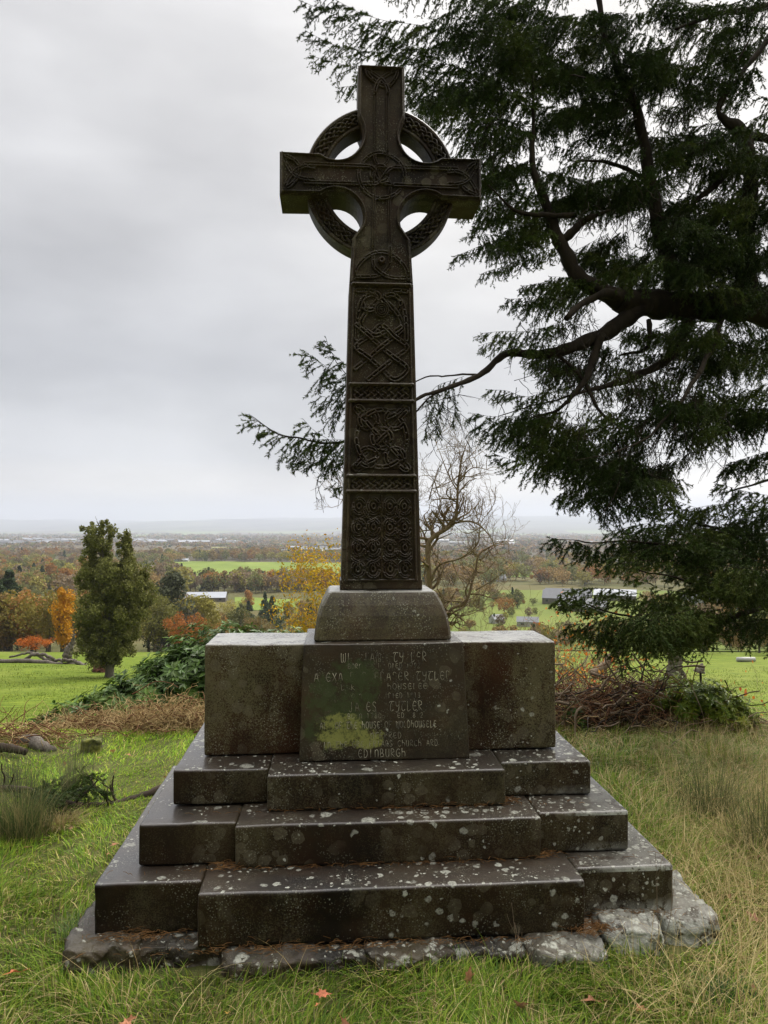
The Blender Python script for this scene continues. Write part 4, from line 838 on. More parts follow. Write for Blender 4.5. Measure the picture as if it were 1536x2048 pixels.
def bare_tree():
    d0 = 13.5; b = P(872, 1300, d0); b[2] = gz(b[0], d0)
    root = thing('bare_tree', 'leafless tree with twisting pale branches right behind the shaft', 'tree', b); mb = MB(); tips = []
    T = [[(866, 1440, .085), (872, 1300, .075), (862, 1180, .07), (856, 1100, .065), (868, 1072, .058), (900, 1052, .045), (914, 1015, .036), (914, 965, .028), (925, 920, .016), (938, 880, .007)],
         [(875, 1300, .05), (900, 1225, .042), (930, 1205, .038), (950, 1150, .03), (958, 1110, .024), (985, 1090, .016), (1010, 1085, .006)],
         [(862, 1160, .04), (880, 1130, .03), (920, 1115, .02), (955, 1085, .016), (960, 1050, .010), (985, 1020, .005)],
         [(868, 1072, .03), (905, 1050, .026), (945, 1045, .022), (980, 1070, .014), (1000, 1110, .008), (1030, 1090, .004)],
         [(914, 980, .02), (895, 940, .014), (880, 900, .008), (872, 880, .004)], [(914, 965, .018), (945, 935, .012), (985, 940, .004)], [(858, 1000, .016), (868, 965, .012), (880, 930, .006)],
         [(860, 1110, .03), (840, 1050, .02), (780, 1000, .012), (700, 990, .006), (678, 1010, .004)], [(950, 1180, .02), (985, 1160, .014), (1020, 1130, .006)],
         [(898, 1225, .02), (930, 1230, .013), (965, 1215, .007)], [(862, 1150, .02), (850, 1200, .014), (905, 1235, .008), (935, 1225, .005)], [(860, 1060, .02), (880, 1010, .014), (870, 960, .008), (890, 920, .004)]]
    for k, t in enumerate(T):
        r = smooth_path([(a, c, d0 + (0.5 * math.sin(k * 2.1) * i / len(t)), q) for i, (a, c, q) in enumerate(t)], 6)
        p = np.array([P(a, c, e) for a, c, e, _ in r]) - b; p = wob(p, .04, 2.2, k)
        m2 = MB(); m2.tube(p, r[:, 3] * .74, 8, cap=False); m2.build('trunk' if k == 0 else 'limb', M_TWIG, root)
        for i in range(8 if k == 0 else 4, len(p)):
            for _ in range(2):
                if rng.random() < .34: grow(mb, p[i], norm(rng.normal(0, .8, 3) + [0, 0, .35]), rng.uniform(.35, .65), max(.006, r[i, 3] * .5), 2, tips, .5, .10, (3, 5), .7, .62, 5, .003)
    mb.build('twigs', M_TWIG, root)
bare_tree()

def leaves(name, parent, pts, nrm, size, mat, col, aspect=0.5, shape='diamond'):
    """pts (N,3) leaf centres"""
    n = len(pts); d = rng.normal(0, 1, (n, 3)) if nrm is None else nrm + rng.normal(0, .35, (n, 3)); d /= np.linalg.norm(d, axis=1)[:, None] + 1e-9
    u = np.cross(d, rng.normal(0, 1, (n, 3))); u /= np.linalg.norm(u, axis=1)[:, None] + 1e-9; s = (size * rng.uniform(.6, 1.3, n))[:, None]
    v = np.stack([pts - d * s * .5, pts + u * s * aspect * .5, pts + d * s * .5, pts - u * s * aspect * .5], 1).reshape(-1, 3)
    mb = MB(); c = col if np.ndim(col) == 1 else np.repeat(col, 4, axis=0)
    mb.add(v, quad=np.arange(n * 4).reshape(-1, 4), col=c); return mb.build(name, mat, parent, False)

def shrub(name, label, cat, px, py_top, d, width, height, leafcol, nleaf, lsize, stems=9, lvl=3, mat=None, up=.18, spread=.6, leafsel=1.0, group=None, stemr=.02, lift=0.0, barkm=None):
    x = P(px, 1100, d)[0]; z = gz(x, d); root = thing(name, label, cat, (x, d, z), 0, group); mb = MB(); tips = []
    for k in range(stems):
        dr = norm([rng.normal(0, .55) * width / height, rng.normal(0, .4), 1.0]); grow(mb, np.array([rng.normal(0, width * .10), rng.normal(0, width * .08), lift]), dr, height * .42, stemr * rng.uniform(.5, 1), lvl, tips, .4, up, (3, 5), spread, .66, 6, .002)
    st = mb.build('stems', barkm or M_TWIG, root)
    if nleaf:
        tp = np.array([t[0] for t in tips]); dr = np.array([t[1] for t in tips]); 
        if leafsel < 1: k = tp[:, 0] + rng.normal(0, width * .2, len(tp)); sel = k < np.quantile(k, leafsel); tp = tp[sel]
        i = rng.integers(0, len(tp), nleaf); p = tp[i] + rng.normal(0, lsize * 1.6, (nleaf, 3)); c = np.asarray(leafcol)[rng.integers(0, len(leafcol), nleaf)] * rng.uniform(.75, 1.2, (nleaf, 1))
        leaves('leaves', root, p, None, lsize, mat or M_TINT, c, .55)
    return root
Y1 = [(.42, .27, .018), (.52, .34, .022), (.34, .27, .03), (.48, .25, .02)]
shrub('yellow_tree', 'thin yellow-leaved tree just left of the shaft, behind the wing', 'tree', 702, 1060, 21, 1.35, 6.5, Y1, 13000, .085, 7, 4, up=.16, spread=.55, stemr=.05)
shrub('pale_shrub', 'half bare yellowish shrub left of the yellow tree, above the left wing top', 'shrub', 615, 1160, 24, 2.2, 4.6, [(.22, .20, .05), (.30, .22, .05), (.26, .15, .05)], 4200, .07, 8, 3, up=.12, spread=.7, stemr=.03)
OR = [(.62, .20, .03), (.55, .25, .04), (.50, .12, .05)]
shrub('orange_leaved_shrub', 'nearly bare shrub holding orange leaves below the spruce bough', 'shrub', 1215, 1100, 10.5, 2.3, 2.6, OR, 620, .06, 7, 3, up=.05, spread=.9, stemr=.028, barkm=M_DEAD)
shrub('orange_leaved_shrub', 'small bare shrub with a few orange leaves next to the right wing', 'shrub', 1120, 1150, 9.2, 1.0, 1.75, OR, 160, .055, 5, 3, up=.03, spread=.9, stemr=.016, barkm=M_DEAD)
shrub('bare_shrub', 'tangled grey leafless shrub beyond the right wing of the base', 'shrub', 1040, 1130, 12.5, 2.8, 2.9, None, 0, 0, 13, 3, up=.06, spread=.9, stemr=.026)
shrub('bare_shrub', 'low tangled twiggy shrub right of the plinth, above the right wing top', 'shrub', 965, 1130, 15, 1.9, 2.7, OR, 120, .06, 8, 3, up=.04, spread=.9, stemr=.02)

shrub('bare_shrub', 'leafless twiggy shrub between the right wing and the orange-leaved shrub', 'shrub', 1095, 1120, 13.5, 2.4, 3.0, OR, 90, .05, 11, 3, up=.05, spread=.9, stemr=.022)
shrub('bare_shrub', 'thin bare shrub close behind the plinth on its right', 'shrub', 915, 1150, 17, 2.0, 3.6, None, 0, 0, 9, 3, up=.06, spread=.9, stemr=.022)
# rhododendron: whorls of dark leathery leaves over a mound
def mound(name, label, cat, lumps, d0, nl, lsize, cols, mat, aspect=.34, dens_in=True, group=None, stems=True, flat=.3):
    c0 = np.array(lumps[0][:3]); base = np.array([c0[0], c0[1], gz(c0[0], c0[1])]); root = thing(name, label, cat, base, 0, group); pts = []; nr_ = []
    w_ = np.array([r[3] * r[5] for r in lumps]); w_ = w_ / w_.sum()
    for (x, y, z, rx, ry, rz), wt in zip(lumps, w_):
        n = int(nl * wt); v = rng.normal(0, 1, (n, 3)); v /= np.linalg.norm(v, axis=1)[:, None]; v[:, 2] = np.abs(v[:, 2]) - .25 * (rng.random(n) < .4); rad = 1 - np.abs(rng.normal(0, .13, n))
        lump = 1 + .24 * np.sin(v[:, 0] * 6 + x * 5) * np.cos(v[:, 1] * 7 + z) + .14 * np.sin(v[:, 1] * 13 + v[:, 0] * 11)
        pts.append(np.array([x, y, z]) + v * np.array([rx, ry, rz]) * (rad * lump)[:, None]); nr_.append(v)
    pts = np.vstack(pts) - base; nr_ = np.vstack(nr_); n = len(pts)
    # whorl of leaves at each point: radiate and droop
    ax = nr_ + [0, 0, .5]; ax /= np.linalg.norm(ax, axis=1)[:, None]; k = 7; P_ = np.repeat(pts, k, 0); A_ = np.repeat(ax, k, 0)
    d = rng.normal(0, 1, P_.shape); d -= (d * A_).sum(1)[:, None] * A_; d /= np.linalg.norm(d, axis=1)[:, None]; d = d + A_ * rng.uniform(-.25, .55, (len(d), 1)); d /= np.linalg.norm(d, axis=1)[:, None]
    s = (lsize * rng.uniform(.6, 1.2, len(d)))[:, None]; sd = np.cross(d, A_); sd /= np.linalg.norm(sd, axis=1)[:, None] + 1e-9; m = P_ + d * s * .5
    v = np.stack([P_, m + sd * s * aspect * .5 + A_ * .01 * lsize, P_ + d * s - A_ * s * .12, m - sd * s * aspect * .5 + A_ * .01 * lsize], 1).reshape(-1, 3)
    hue = np.asarray(cols)[rng.integers(0, len(cols), n)] * rng.uniform(.7, 1.3, (n, 1)); mb = MB(); mb.add(v, quad=np.arange(len(d) * 4).reshape(-1, 4), col=np.repeat(hue, k * 4, 0)); mb.build('leaves', mat, root, False)
    if stems:
        sm = MB()
        for _ in range(60):
            i = rng.integers(0, n); a = np.array([pts[i][0] * .6, pts[i][1] * .6, 0]); q = smooth_path([a, (a + pts[i]) / 2 + rng.normal(0, .06, 3), pts[i]], 4); sm.tube(q, np.linspace(.014, .004, len(q)), 4, cap=False)
        sm.build('stems', M_DARKWOOD, root)
    return root
def L3(px, py, d, rx, ry, rz): p = P(px, py, d); return (p[0], p[1], p[2], rx, ry, rz)
mound('rhododendron', 'big glossy dark green rhododendron left of the left wing', 'shrub', [L3(395, 1405, 7.6, .62, .6, .56), L3(325, 1418, 7.4, .45, .5, .40), L3(250, 1430, 7.2, .45, .4, .28), L3(165, 1448, 7.0, .36, .3, .18), L3(105, 1462, 6.9, .28, .3, .12), L3(470, 1380, 7.9, .9, .6, .60)], 7.4, 5600, .10,
      [(1, 1, 1), (.8, .9, .8), (1.15, 1.2, .95)], M_RHODO)
mound('low_evergreen_bush', 'bright green leafy bush at the right end of the brush pile', 'shrub', [L3(1400, 1420, 5.95, .32, .22, .20), L3(1452, 1445, 5.9, .22, .2, .13), L3(1345, 1385, 6.3, .20, .2, .13)], 6.0, 3000, .045,
      [(2.0, 1.6, .8), (1.5, 1.4, .7), (2.6, 1.9, .6)], M_RHODO, .3)
mound('low_evergreen_bush', 'small dark green sprig at the foot of the brush pile beside the right wing', 'shrub', [L3(1150, 1440, 6.0, .09, .09, .10)], 6, 90, .06, [(1.1, 1.2, 1)], M_RHODO, .3, stems=False)

# ============================================================ dead wood
def tangle(mb, c, ext, n, L, r, seed_dir=(1, 0, .15), curl=.25, zmin=0.0):
    for _ in range(n):
        p = np.array(c) + rng.normal(0, .42, 3) * ext; p[2] = abs(p[2] - zmin) + zmin + .01; d = norm(rng.normal(0, .8, 3) * [1, .6, .45] + np.array(seed_dir) * rng.choice([-1, 1])); l = L * rng.uniform(.4, 1.2); pts = [p]
        for k in range(6): d = norm(d + rng.normal(0, curl, 3) + [0, 0, -.06]); q = pts[-1] + d * l / 6; q[2] = max(q[2], zmin + .005); pts.append(q)
        rr = r * rng.uniform(.5, 1.3); mb.tube(pts, np.linspace(rr, rr * .45, 7), 5, cap=False)
def pile(name, label, px, d, ext, sets, group=None):
    x = P(px, 1400, d)[0]; z = gz(x, d); root = thing(name, label, 'brush pile', (x, d, z), 0, group)
    for nm, mat, n, L, r, cz, curl, e in sets:
        mb = MB(); tangle(mb, (0, 0, cz), np.array(ext) * e, n, L, r, curl=curl); mb.build(nm, mat, root)
    return root
M_REDBRUSH = bark('red_brown_brush', (0.080, 0.036, 0.018), (0.20, 0.10, 0.050), 5)
M_STRAWBR = bark('straw_brush', (0.28, 0.19, 0.085), (0.48, 0.36, 0.18), 5)
pile('brush_pile', 'heap of dead grey-brown branches right of the stone base', 1235, 6.1, (.95, .45, .46), [('branches', M_DEAD, 190, .52, .0095, .10, .26, .95), ('fine_brush', M_REDBRUSH, 1100, .34, .0036, .10, .35, .85), ('dark_twigs', M_DARKWOOD, 260, .45, .006, .04, .3, .9), ('straw', M_STRAWBR, 300, .30, .0025, .02, .35, 1.0)])
pile('brush_pile', 'low litter of dead twigs under the green bush at the right edge', 1430, 5.9, (.60, .3, .14), [('branches', M_DEAD, 50, .6, .006, .0, .2, 1.0), ('straw', M_STRAWBR, 200, .25, .0025, .0, .35, 1.0), ('fine_brush', M_REDBRUSH, 120, .3, .003, .02, .3, 1.0)])
pile('bracken_litter', 'red-brown dead bracken in front of the rhododendron', 215, 6.15, (.70, .22, .13), [('stems', M_REDBRUSH, 420, .17, .0034, .03, .4, .8), ('straw', M_STRAWBR, 900, .18, .0022, .0, .45, 1.0)])['category'] = 'bracken'
pile('bracken_litter', 'curled straw-coloured bracken beside the left wing', 345, 5.95, (.55, .22, .26), [('stems', M_REDBRUSH, 150, .35, .0045, .03, .3, 1.0), ('straw', M_STRAWBR, 1500, .19, .0024, .02, .5, 1.0)])['category'] = 'bracken'
pile('bracken_litter', 'dark twiggy debris round the grey log at the left edge', 40, 5.6, (.65, .25, .14), [('stems', M_REDBRUSH, 150, .3, .004, .0, .25, 1.0), ('straw', M_STRAWBR, 200, .25, .0025, .0, .35, 1.0)])['category'] = 'bracken'

def log(name, label, cat, rows, mat, sides=9, group=None, amp=.012, twigs=0):
    r = smooth_path(rows, 7); p = np.array([P(a, b, d) for a, b, d, _ in r]); z0 = np.array([p[0][0], p[0][1], gz(p[0][0], p[0][1])]); mb = MB(); mb.tube(wob(p - z0, amp, 9, rows[0][0]), r[:, 3] * (1 + .12 * np.sin(np.arange(len(r)) * 2.3)), sides)
    if twigs:
        for _ in range(twigs):
            i = rng.integers(1, len(p) - 1); tips = []; grow(mb, p[i] - z0, norm(rng.normal(0, .7, 3) + [0, 0, .5]), rng.uniform(.10, .26), r[i, 3] * .35, 1, tips, .5, .05, (1, 3), .7, .6, 4, .0012)
    o = mb.build(name, mat); o.location = z0; return tag(o, label, cat, group)
log('fallen_branch', 'long dark fallen branch lying on the grass left of the steps', 'branch', [(-60, 1570, 4.35, .019), (60, 1588, 4.3, .020), (130, 1606, 4.25, .021), (200, 1612, 4.3, .023), (260, 1600, 4.4, .024), (330, 1572, 4.5, .026)], M_DARKWOOD, 9, None, .02, 12)
log('fallen_branch', 'snapped dark stick lying in the field at the right edge', 'branch', [(1400, 1345, 6.6, .010), (1402, 1370, 6.6, .010), (1412, 1385, 6.5, .012), (1422, 1400, 6.5, .012)], M_DARKWOOD)
log('fallen_branch', 'thick dark stick rising from the green bush towards the right edge', 'branch', [(1485, 1440, 6.5, .016), (1515, 1455, 6.4, .02), (1560, 1468, 6.3, .022)], M_DARKWOOD)
log('fallen_branch', 'thin dark stick above the thick one at the right edge', 'branch', [(1490, 1418, 6.5, .006), (1515, 1438, 6.4, .008), (1560, 1452, 6.3, .010)], M_DARKWOOD)
for k, (rows, lb) in enumerate([([(1180, 1345, 6.3, .013), (1240, 1370, 6.2, .012), (1320, 1400, 6.2, .010), (1375, 1425, 6.1, .006)], 'pale curved branch on top of the brush pile'),
                   ([(1225, 1380, 6.1, .014), (1240, 1400, 6.05, .020), (1250, 1412, 6.0, .018)], 'snapped branch end with a pale break, in the middle of the brush pile'),
                   ([(1285, 1370, 6.1, .016), (1287, 1400, 6.05, .017), (1290, 1432, 6.0, .018)], 'short upright stick stuck in the brush pile'),
                   ([(1120, 1400, 6.2, .010), (1180, 1395, 6.1, .010), (1225, 1350, 6.1, .008), (1250, 1338, 6.2, .006)], 'bent branch across the left of the brush pile'),
                   ([(1105, 1445, 6.0, .014), (1160, 1440, 5.95, .015), (1240, 1425, 5.9, .012), (1330, 1440, 5.9, .01)], 'long low branch along the foot of the brush pile')]):
    log('loose_branch', lb, 'branch', rows, M_DEAD, 8, None, .015, 3)
log('weathered_log', 'thick grey weathered log at the left edge beyond the rushes', 'log', [(24, 1482, 5.6, .035), (50, 1480, 5.55, .055), (78, 1490, 5.45, .050), (104, 1510, 5.35, .03)], M_GREYLOG, 14, None, .04)
log('weathered_log', 'thin dark log lying at the left edge below the grey one', 'log', [(-40, 1496, 5.3, .03), (10, 1496, 5.25, .032), (50, 1505, 5.2, .022)], M_DARKWOOD)
M_MOSSY = leafy('mossy_stone', [(0.03, 0.026, 0.02), (0.09, 0.095, 0.02), (0.20, 0.20, 0.03)], .9, 22, 0, None)
st_ = rough_stone('mossy_stone', -.062, .062, -.05, .05, -.03, .085, M_MOSSY, .022, 12, None, 3.0, 3); x_ = P(186, 1500, 5.35)[0]; st_.location = (x_, 5.35, gz(x_, 5.35)); tag(st_, 'small dark stone capped with moss in the grass left of the base', 'stone')

# logs and stumps out in the field
for k, (rows, lb) in enumerate([([(-30, 1322, 78, .22), (60, 1322, 78, .25), (120, 1328, 77, .22), (175, 1330, 77, .12)], 'long grey fallen trunk in the field at the far left'),
             ([(20, 1314, 80, .10), (60, 1306, 80, .13), (90, 1318, 80, .2), (130, 1322, 79, .15)], 'curved grey limb lying over the fallen trunk'),
             ([(40, 1325, 79, .15), (75, 1308, 79, .2), (110, 1318, 79, .15)], 'short grey limb beside the fallen trunk'),
             ([(128, 1320, 76, .14), (150, 1324, 76, .2), (178, 1336, 75, .2)], 'pale fallen trunk left of the tall ivy-clad tree')]):
    log('fallen_tree', lb, 'fallen tree', rows, M_GREYLOG, 8, 'fallen wood in the left field', .18, 9)

# ============================================================ trees in the field and the valley woods
def crown_pts(kind, n, seed):
    R = np.random.default_rng(seed)
    if kind == 'round':
        m = 46; v = R.normal(0, 1, (m, 3)); v /= np.linalg.norm(v, axis=1)[:, None]; c = v * np.array([.36, .36, .34]) * R.uniform(.45, 1, (m, 1)) + [0, 0, .58]; rad = R.uniform(.08, .17, m)
    elif kind == 'spread':
        m = 54; v = R.normal(0, 1, (m, 3)); v /= np.linalg.norm(v, axis=1)[:, None]; c = v * np.array([.55, .55, .34]) * R.uniform(.4, 1, (m, 1)) + [0, 0, .58]; rad = R.uniform(.08, .16, m)
    elif kind == 'cone':
        m = 60; t = R.random(m) ** .8; a = R.uniform(0, 6.28, m); r = (1 - t) * .24 * R.uniform(.5, 1, m); c = np.stack([r * np.cos(a), r * np.sin(a), .10 + t * .86], 1); rad = .03 + (1 - t) * .07
    else:  # tall
        m = 50; t = R.random(m); a = R.uniform(0, 6.28, m); w_ = np.sin(np.clip(t, .03, .97) * np.pi) ** .6 * .22; r = w_ * R.uniform(.3, 1, m); c = np.stack([r * np.cos(a), r * np.sin(a), .16 + t * .78], 1); rad = R.uniform(.06, .11, m)
    i = R.integers(0, m, n); v = R.normal(0, 1, (n, 3)); v /= np.linalg.norm(v, axis=1)[:, None]
    return c[i] + v * (rad[i] * np.abs(1 - np.abs(R.normal(0, .25, n))))[:, None], v, R
def crown_mesh(kind, n, size, seed):
    p, v, R = crown_pts(kind, n, seed); d = v + R.normal(0, .8, (n, 3)); d /= np.linalg.norm(d, axis=1)[:, None]; u = np.cross(d, R.normal(0, 1, (n, 3))); u /= np.linalg.norm(u, axis=1)[:, None]; w_ = np.cross(d, u)
    s = (size * R.uniform(.5, 1.3, n))[:, None] * .5
    q = np.stack([p - u * s, p - w_ * s * .7, p + u * s, p + w_ * s * .7], 1).reshape(-1, 3); mb = MB(); mb.add(q, quad=np.arange(n * 4).reshape(-1, 4), col=np.array([1, 1, 1.]))
    o = mb.build('crown', M_LEAF, None, False); me = o.data; bpy.data.objects.remove(o); return me
def trunk_mesh(kind, seed):
    global rng
    mb = MB(); tips = []; keep = rng; rng = np.random.default_rng(seed)
    mb.tube([(0, 0, -.03), (0, 0, .1), (.005, .003, .35), (0, 0, .6)], [.028, .02, .015, .008], 7, cap=False)
    if kind not in ('cone',):
        for _ in range(9): grow(mb, np.array([0, 0, rng.uniform(.15, .5)]), norm(rng.normal(0, .6, 3) + [0, 0, .8]), .26, .009, 1 if kind != 'bare' else 3, tips, .3, .1, (3, 5), .6, .6, 4, .0016)
    o = mb.build('trunk', M_TRUNK, None); me = o.data; bpy.data.objects.remove(o); rng = keep; return me
CM = {}
for kind in ('round', 'spread', 'cone', 'tall'):
    CM[kind] = [(crown_mesh(kind, 3600, .040, 11 + k * 7 + len(kind)), crown_mesh(kind, 1100, .070, 12 + k * 7 + len(kind)), trunk_mesh(kind, k + 5)) for k in range(3)]
CM['bare'] = [(None, None, trunk_mesh('bare', k + 40)) for k in range(2)]
def tree(kind, px, d, h, col, label, name=None, group=None, wide=1.0, far=False, px_is_x=False):
    x = px if px_is_x else float(P(px, 1200, d)[0]); z = gz(x, d); hi, lo, tk = CM[kind][rng.integers(0, len(CM[kind]))]
    nm = name or {'cone': 'conifer_tree', 'bare': 'bare_tree'}.get(kind, 'broadleaf_tree')
    r = thing(nm, label, 'tree', (x, d, z - .1), rng.uniform(0, 6.28), group)
    t = bpy.data.objects.new('trunk', tk); COL.objects.link(t); t.parent = r; t.scale = (h * wide, h * wide, h)
    if hi:
        c = bpy.data.objects.new('crown', lo if far else hi); COL.objects.link(c); c.parent = r; c.scale = (h * wide, h * wide, h); k = rng.uniform(.85, 1.15); c.color = (col[0] * k, col[1] * k, col[2] * k, 1)
    return r
C_OR, C_YE, C_BZ, C_OL, C_DG, C_YG, C_BR = (.31, .155, .04), (.40, .25, .035), (.27, .185, .07), (.17, .175, .055), (.055, .082, .035), (.28, .25, .055), (.22, .165, .10)
# named ones
tree('spread', 372, 112, 6.4, (.30, .115, .03), 'low spreading copper-orange tree at the field edge beside the fence', wide=.95)
tree('tall', 128, 118, 10.5, (.50, .25, .02), 'bright yellow-orange tree at the field edge left of the ivy-clad tree', wide=.9)
tree('spread', 72, 112, 2.8, (.46, .13, .02), 'low bright orange bush behind the fallen trunks', 'orange_bush', wide=1.9)
tree('spread', 100, 150, 15.5, (.22, .18, .035), 'broad yellow-green tree behind the bright yellow one', wide=1.0)
tree('round', 20, 155, 14.5, (.17, .14, .03), 'olive and gold tree at the far left edge', wide=1.1)
tree('spread', 165, 190, 18, (.25, .13, .04), 'large russet-brown tree behind and left of the ivy-clad tree')
tree('cone', 18, 200, 23, C_DG, 'dark pointed conifer at the far left edge, above the gold trees', wide=1.3)
tree('cone', -5, 185, 19, C_DG, 'lower dark conifer cut by the left edge', wide=1.4)
tree('tall', 345, 150, 17.5, (.070, .078, .045), 'tall feathery grey-green pine right of the ivy-clad tree', 'pine_tree', wide=1.2)
tree('bare', 372, 140, 12, C_BR, 'purplish leafless tree just above the copper tree', wide=1.2)
tree('round', 310, 128, 10.5, (.16, .155, .045), 'yellow-green tree half hidden by the ivy-clad tree on its right', wide=1.1)
tree('spread', 480, 230, 12.0, (.12, .125, .035), 'broad rounded olive-green tree above the left wing')
tree('spread', 515, 222, 9.5, (.19, .14, .045), 'lower rounded tan-green tree right of the olive one')
tree('cone', 545, 300, 15.5, C_DG, 'dark green conifer right of the rounded olive tree', wide=1.5)
tree('cone', 530, 330, 14.5, C_DG, 'slim dark conifer against the green strip', wide=1.0)
tree('cone', 497, 340, 9.5, (.04, .06, .03), 'small bushy conifer left of the dark pair', wide=1.8)
tree('round', 440, 240, 10, (.20, .135, .045), 'golden brown tree below the pale shed roof')
tree('round', 405, 215, 9.5, (.12, .10, .04), 'dull brown-green tree between copper tree and shed')
tree('spread', 598, 260, 10.5, (.19, .15, .05), 'pale brownish tree left of the plinth')
tree('tall', 575, 330, 10, (.15, .14, .04), 'narrow yellow-green tree beyond the plinth shoulder')
rt = tree('round', 1352, 62, 7.5, (.075, .10, .03), 'green field tree with thick stub trunk seen under the spruce bough', wide=.8)
log('tree_stump', 'thick ribbed dark trunk base standing in the right-hand field', 'stump', [(1350, 1358, 60, .95), (1350, 1345, 60, .66), (1350, 1325, 60, .55), (1348, 1300, 60, .52)], M_TRUNK, 16, None, .08)
log('tree_stump', 'low broken stump on the grass right of the thick trunk base', 'stump', [(1398, 1344, 66, .5), (1402, 1336, 66, .32), (1404, 1326, 66, .06)], M_TRUNK, 10, None, .05)
log('leaning_tree', 'pale leaning trunk rising behind the brush pile', 'tree trunk', [(1185, 1352, 9.6, .062), (1215, 1325, 9.7, .056), (1238, 1300, 9.8, .05), (1262, 1262, 9.9, .04), (1300, 1200, 10, .02)], M_DEAD, 9, None, .03, 8)
# the ivy-clad tree
def ivy_tree():
    d0 = 60; b = P(219, 1355, d0); b[2] = gz(b[0], d0); root = thing('ivy_clad_tree', 'tall ragged green tree with two leafy spires standing alone in the left field', 'tree', b)
    lumps = [(200, 1062, 34, 26, .40, 600), (195, 1085, 30, 28, .75, 700), (195, 1112, 30, 26, .8, 800), (250, 1082, 14, 20, .75, 350), (252, 1112, 16, 26, .9, 600), (226, 1135, 30, 14, .9, 500), (185, 1140, 26, 30, .9, 800), (228, 1160, 60, 42, 1, 2600), (262, 1150, 44, 34, 1, 1600), (288, 1180, 26, 34, .8, 800),
             (215, 1215, 62, 40, 1, 2600), (172, 1165, 22, 24, .6, 400), (262, 1215, 42, 38, 1, 1500), (208, 1265, 52, 38, 1, 2400), (245, 1262, 34, 34, 1, 1200), (200, 1302, 38, 24, 1, 1300), (236, 1300, 30, 22, 1, 900), (178, 1240, 24, 40, 1, 700), (215, 1320, 30, 14, 1, 700), ]
    pts = []; 
    for cx, cy, rx, ry, dn, n in lumps:
        k = max(12, int(n / 26)); 
        for _ in range(k):
            a = rng.uniform(0, 6.28); r = math.sqrt(rng.random()) * .85; q = P(cx + rx * r * math.cos(a), cy + ry * r * math.sin(a), d0) - b; q[1] = rng.normal(0, .4) * rx * d0 / F_PX * 1.2
            m = int(n / k * 4.2); v = rng.normal(0, 1, (m, 3)); v /= np.linalg.norm(v, axis=1)[:, None]; pts.append(q + v * (rng.uniform(.22, .60) * (1 if cy > 1130 else .7)) * (1 - np.abs(rng.normal(0, .5, (m, 1)))) * [1, 1, 1.15])
    pts = np.vstack(pts); col = np.array([.155, .160, .048]) * rng.uniform(.7, 1.3, (len(pts), 1)) * np.array([1, 1, 1]); yel = (pts[:, 0] > 1.2)[:, None] * rng.random((len(pts), 1)); col = col * (1 - yel * .4) + np.array([.16, .15, .04]) * yel * .4
    leaves('crown', root, pts, None, .17, M_TINT, col, .7)
    mb = MB(); mb.tube([(0, 0, -.3), (0, 0, .3), (0.05, 0, 1.6), (-.2, 0, 5), (-.6, .1, 9), (-.8, .1, 12)], [.55, .36, .30, .24, .15, .05], 12, cap=False); tips = []
    for k in range(40):
        z = rng.uniform(2, 12); grow(mb, np.array([-.07 * z, 0, z]), norm(rng.normal(0, .7, 3) + [0, 0, .7]), rng.uniform(.9, 1.7) * (1 - z / 22), .06, 1, tips, .3, .1, (2, 4), .6, .6, 5, .012)
    mb.build('trunk', M_TRUNK, root)
ivy_tree()
log('tree_stump', 'short reddish stump right behind the foot of the ivy-clad tree', 'stump', [(204, 1342, 66, .95), (205, 1335, 66, .75), (206, 1322, 66, .68), (207, 1300, 66, .6)], bark('red_bark', (.07, .03, .02), (.16, .07, .045), 2), 14, None, .1)
# dead snag and twigs near the fallen trunks
log('dead_snag', 'small grey broken snag left of the ivy-clad tree', 'snag', [(135, 1322, 77, .5), (137, 1300, 77, .42), (145, 1285, 77, .2), (149, 1268, 77, .08)], M_GREYLOG, 9, None, .12, 5)

# woods: band by band, each tree its own object
def band(n, x0, x1, d0, d1, h0, h1, pal, label, group, far=False, kinds=('round', 'spread', 'tall'), gap=None):
    for i in range(n):
        d = math.exp(rng.uniform(math.log(d0), math.log(d1))); px = rng.uniform(x0, x1)
        if gap and any(a < px < b and c < d < e for a, b, c, e in gap): continue
        kd = kinds[rng.integers(0, len(kinds))]; k = rng.choice(len(pal), p=[p[1] for p in pal]); nm, cc = pal[k][2], pal[k][0]
        if nm == 'conifer': kd = 'cone'
        tree(kd, px, d, rng.uniform(h0, h1), cc, label % nm, None, group + ' (%s)' % nm, rng.uniform(.9, 1.25), far)
PA = [(C_BZ, .25, 'bronze'), (C_OR, .16, 'orange'), (C_OL, .2, 'olive'), (C_YG, .16, 'yellow-green'), (C_DG, .1, 'conifer'), (C_BR, .13, 'brown')]
PB = [(C_BZ, .30, 'bronze'), (C_OR, .08, 'orange'), (C_OL, .24, 'olive'), (C_YG, .14, 'yellow-green'), (C_DG, .08, 'conifer'), (C_BR, .16, 'brown')]
band(36, -80, 420, 150, 240, 10, 15, PA, '%s tree in the autumn wood behind the left field', 'trees of the near left wood')
band(95, -80, 660, 260, 430, 9, 14, PA, '%s tree in the valley wood beyond the left field', 'trees of the middle left wood', gap=[(350, 460, 240, 470), (500, 600, 250, 440)])
band(34, 365, 690, 500, 560, 11, 16, [(C_BZ, .4, 'bronze'), (C_BR, .45, 'brown'), (C_OR, .15, 'orange')], '%s tree in the straight shelter belt below the long green field', 'trees of the shelter belt', True)
band(28, 850, 1700, 330, 460, 7, 12, PB, '%s tree in the valley right of the cross', 'trees in the right valley', True, gap=[(1060, 1260, 300, 470)])
band(12, 1350, 1700, 95, 150, 5, 9, PA, '%s tree at the end of the right-hand field', 'trees ending the right field')
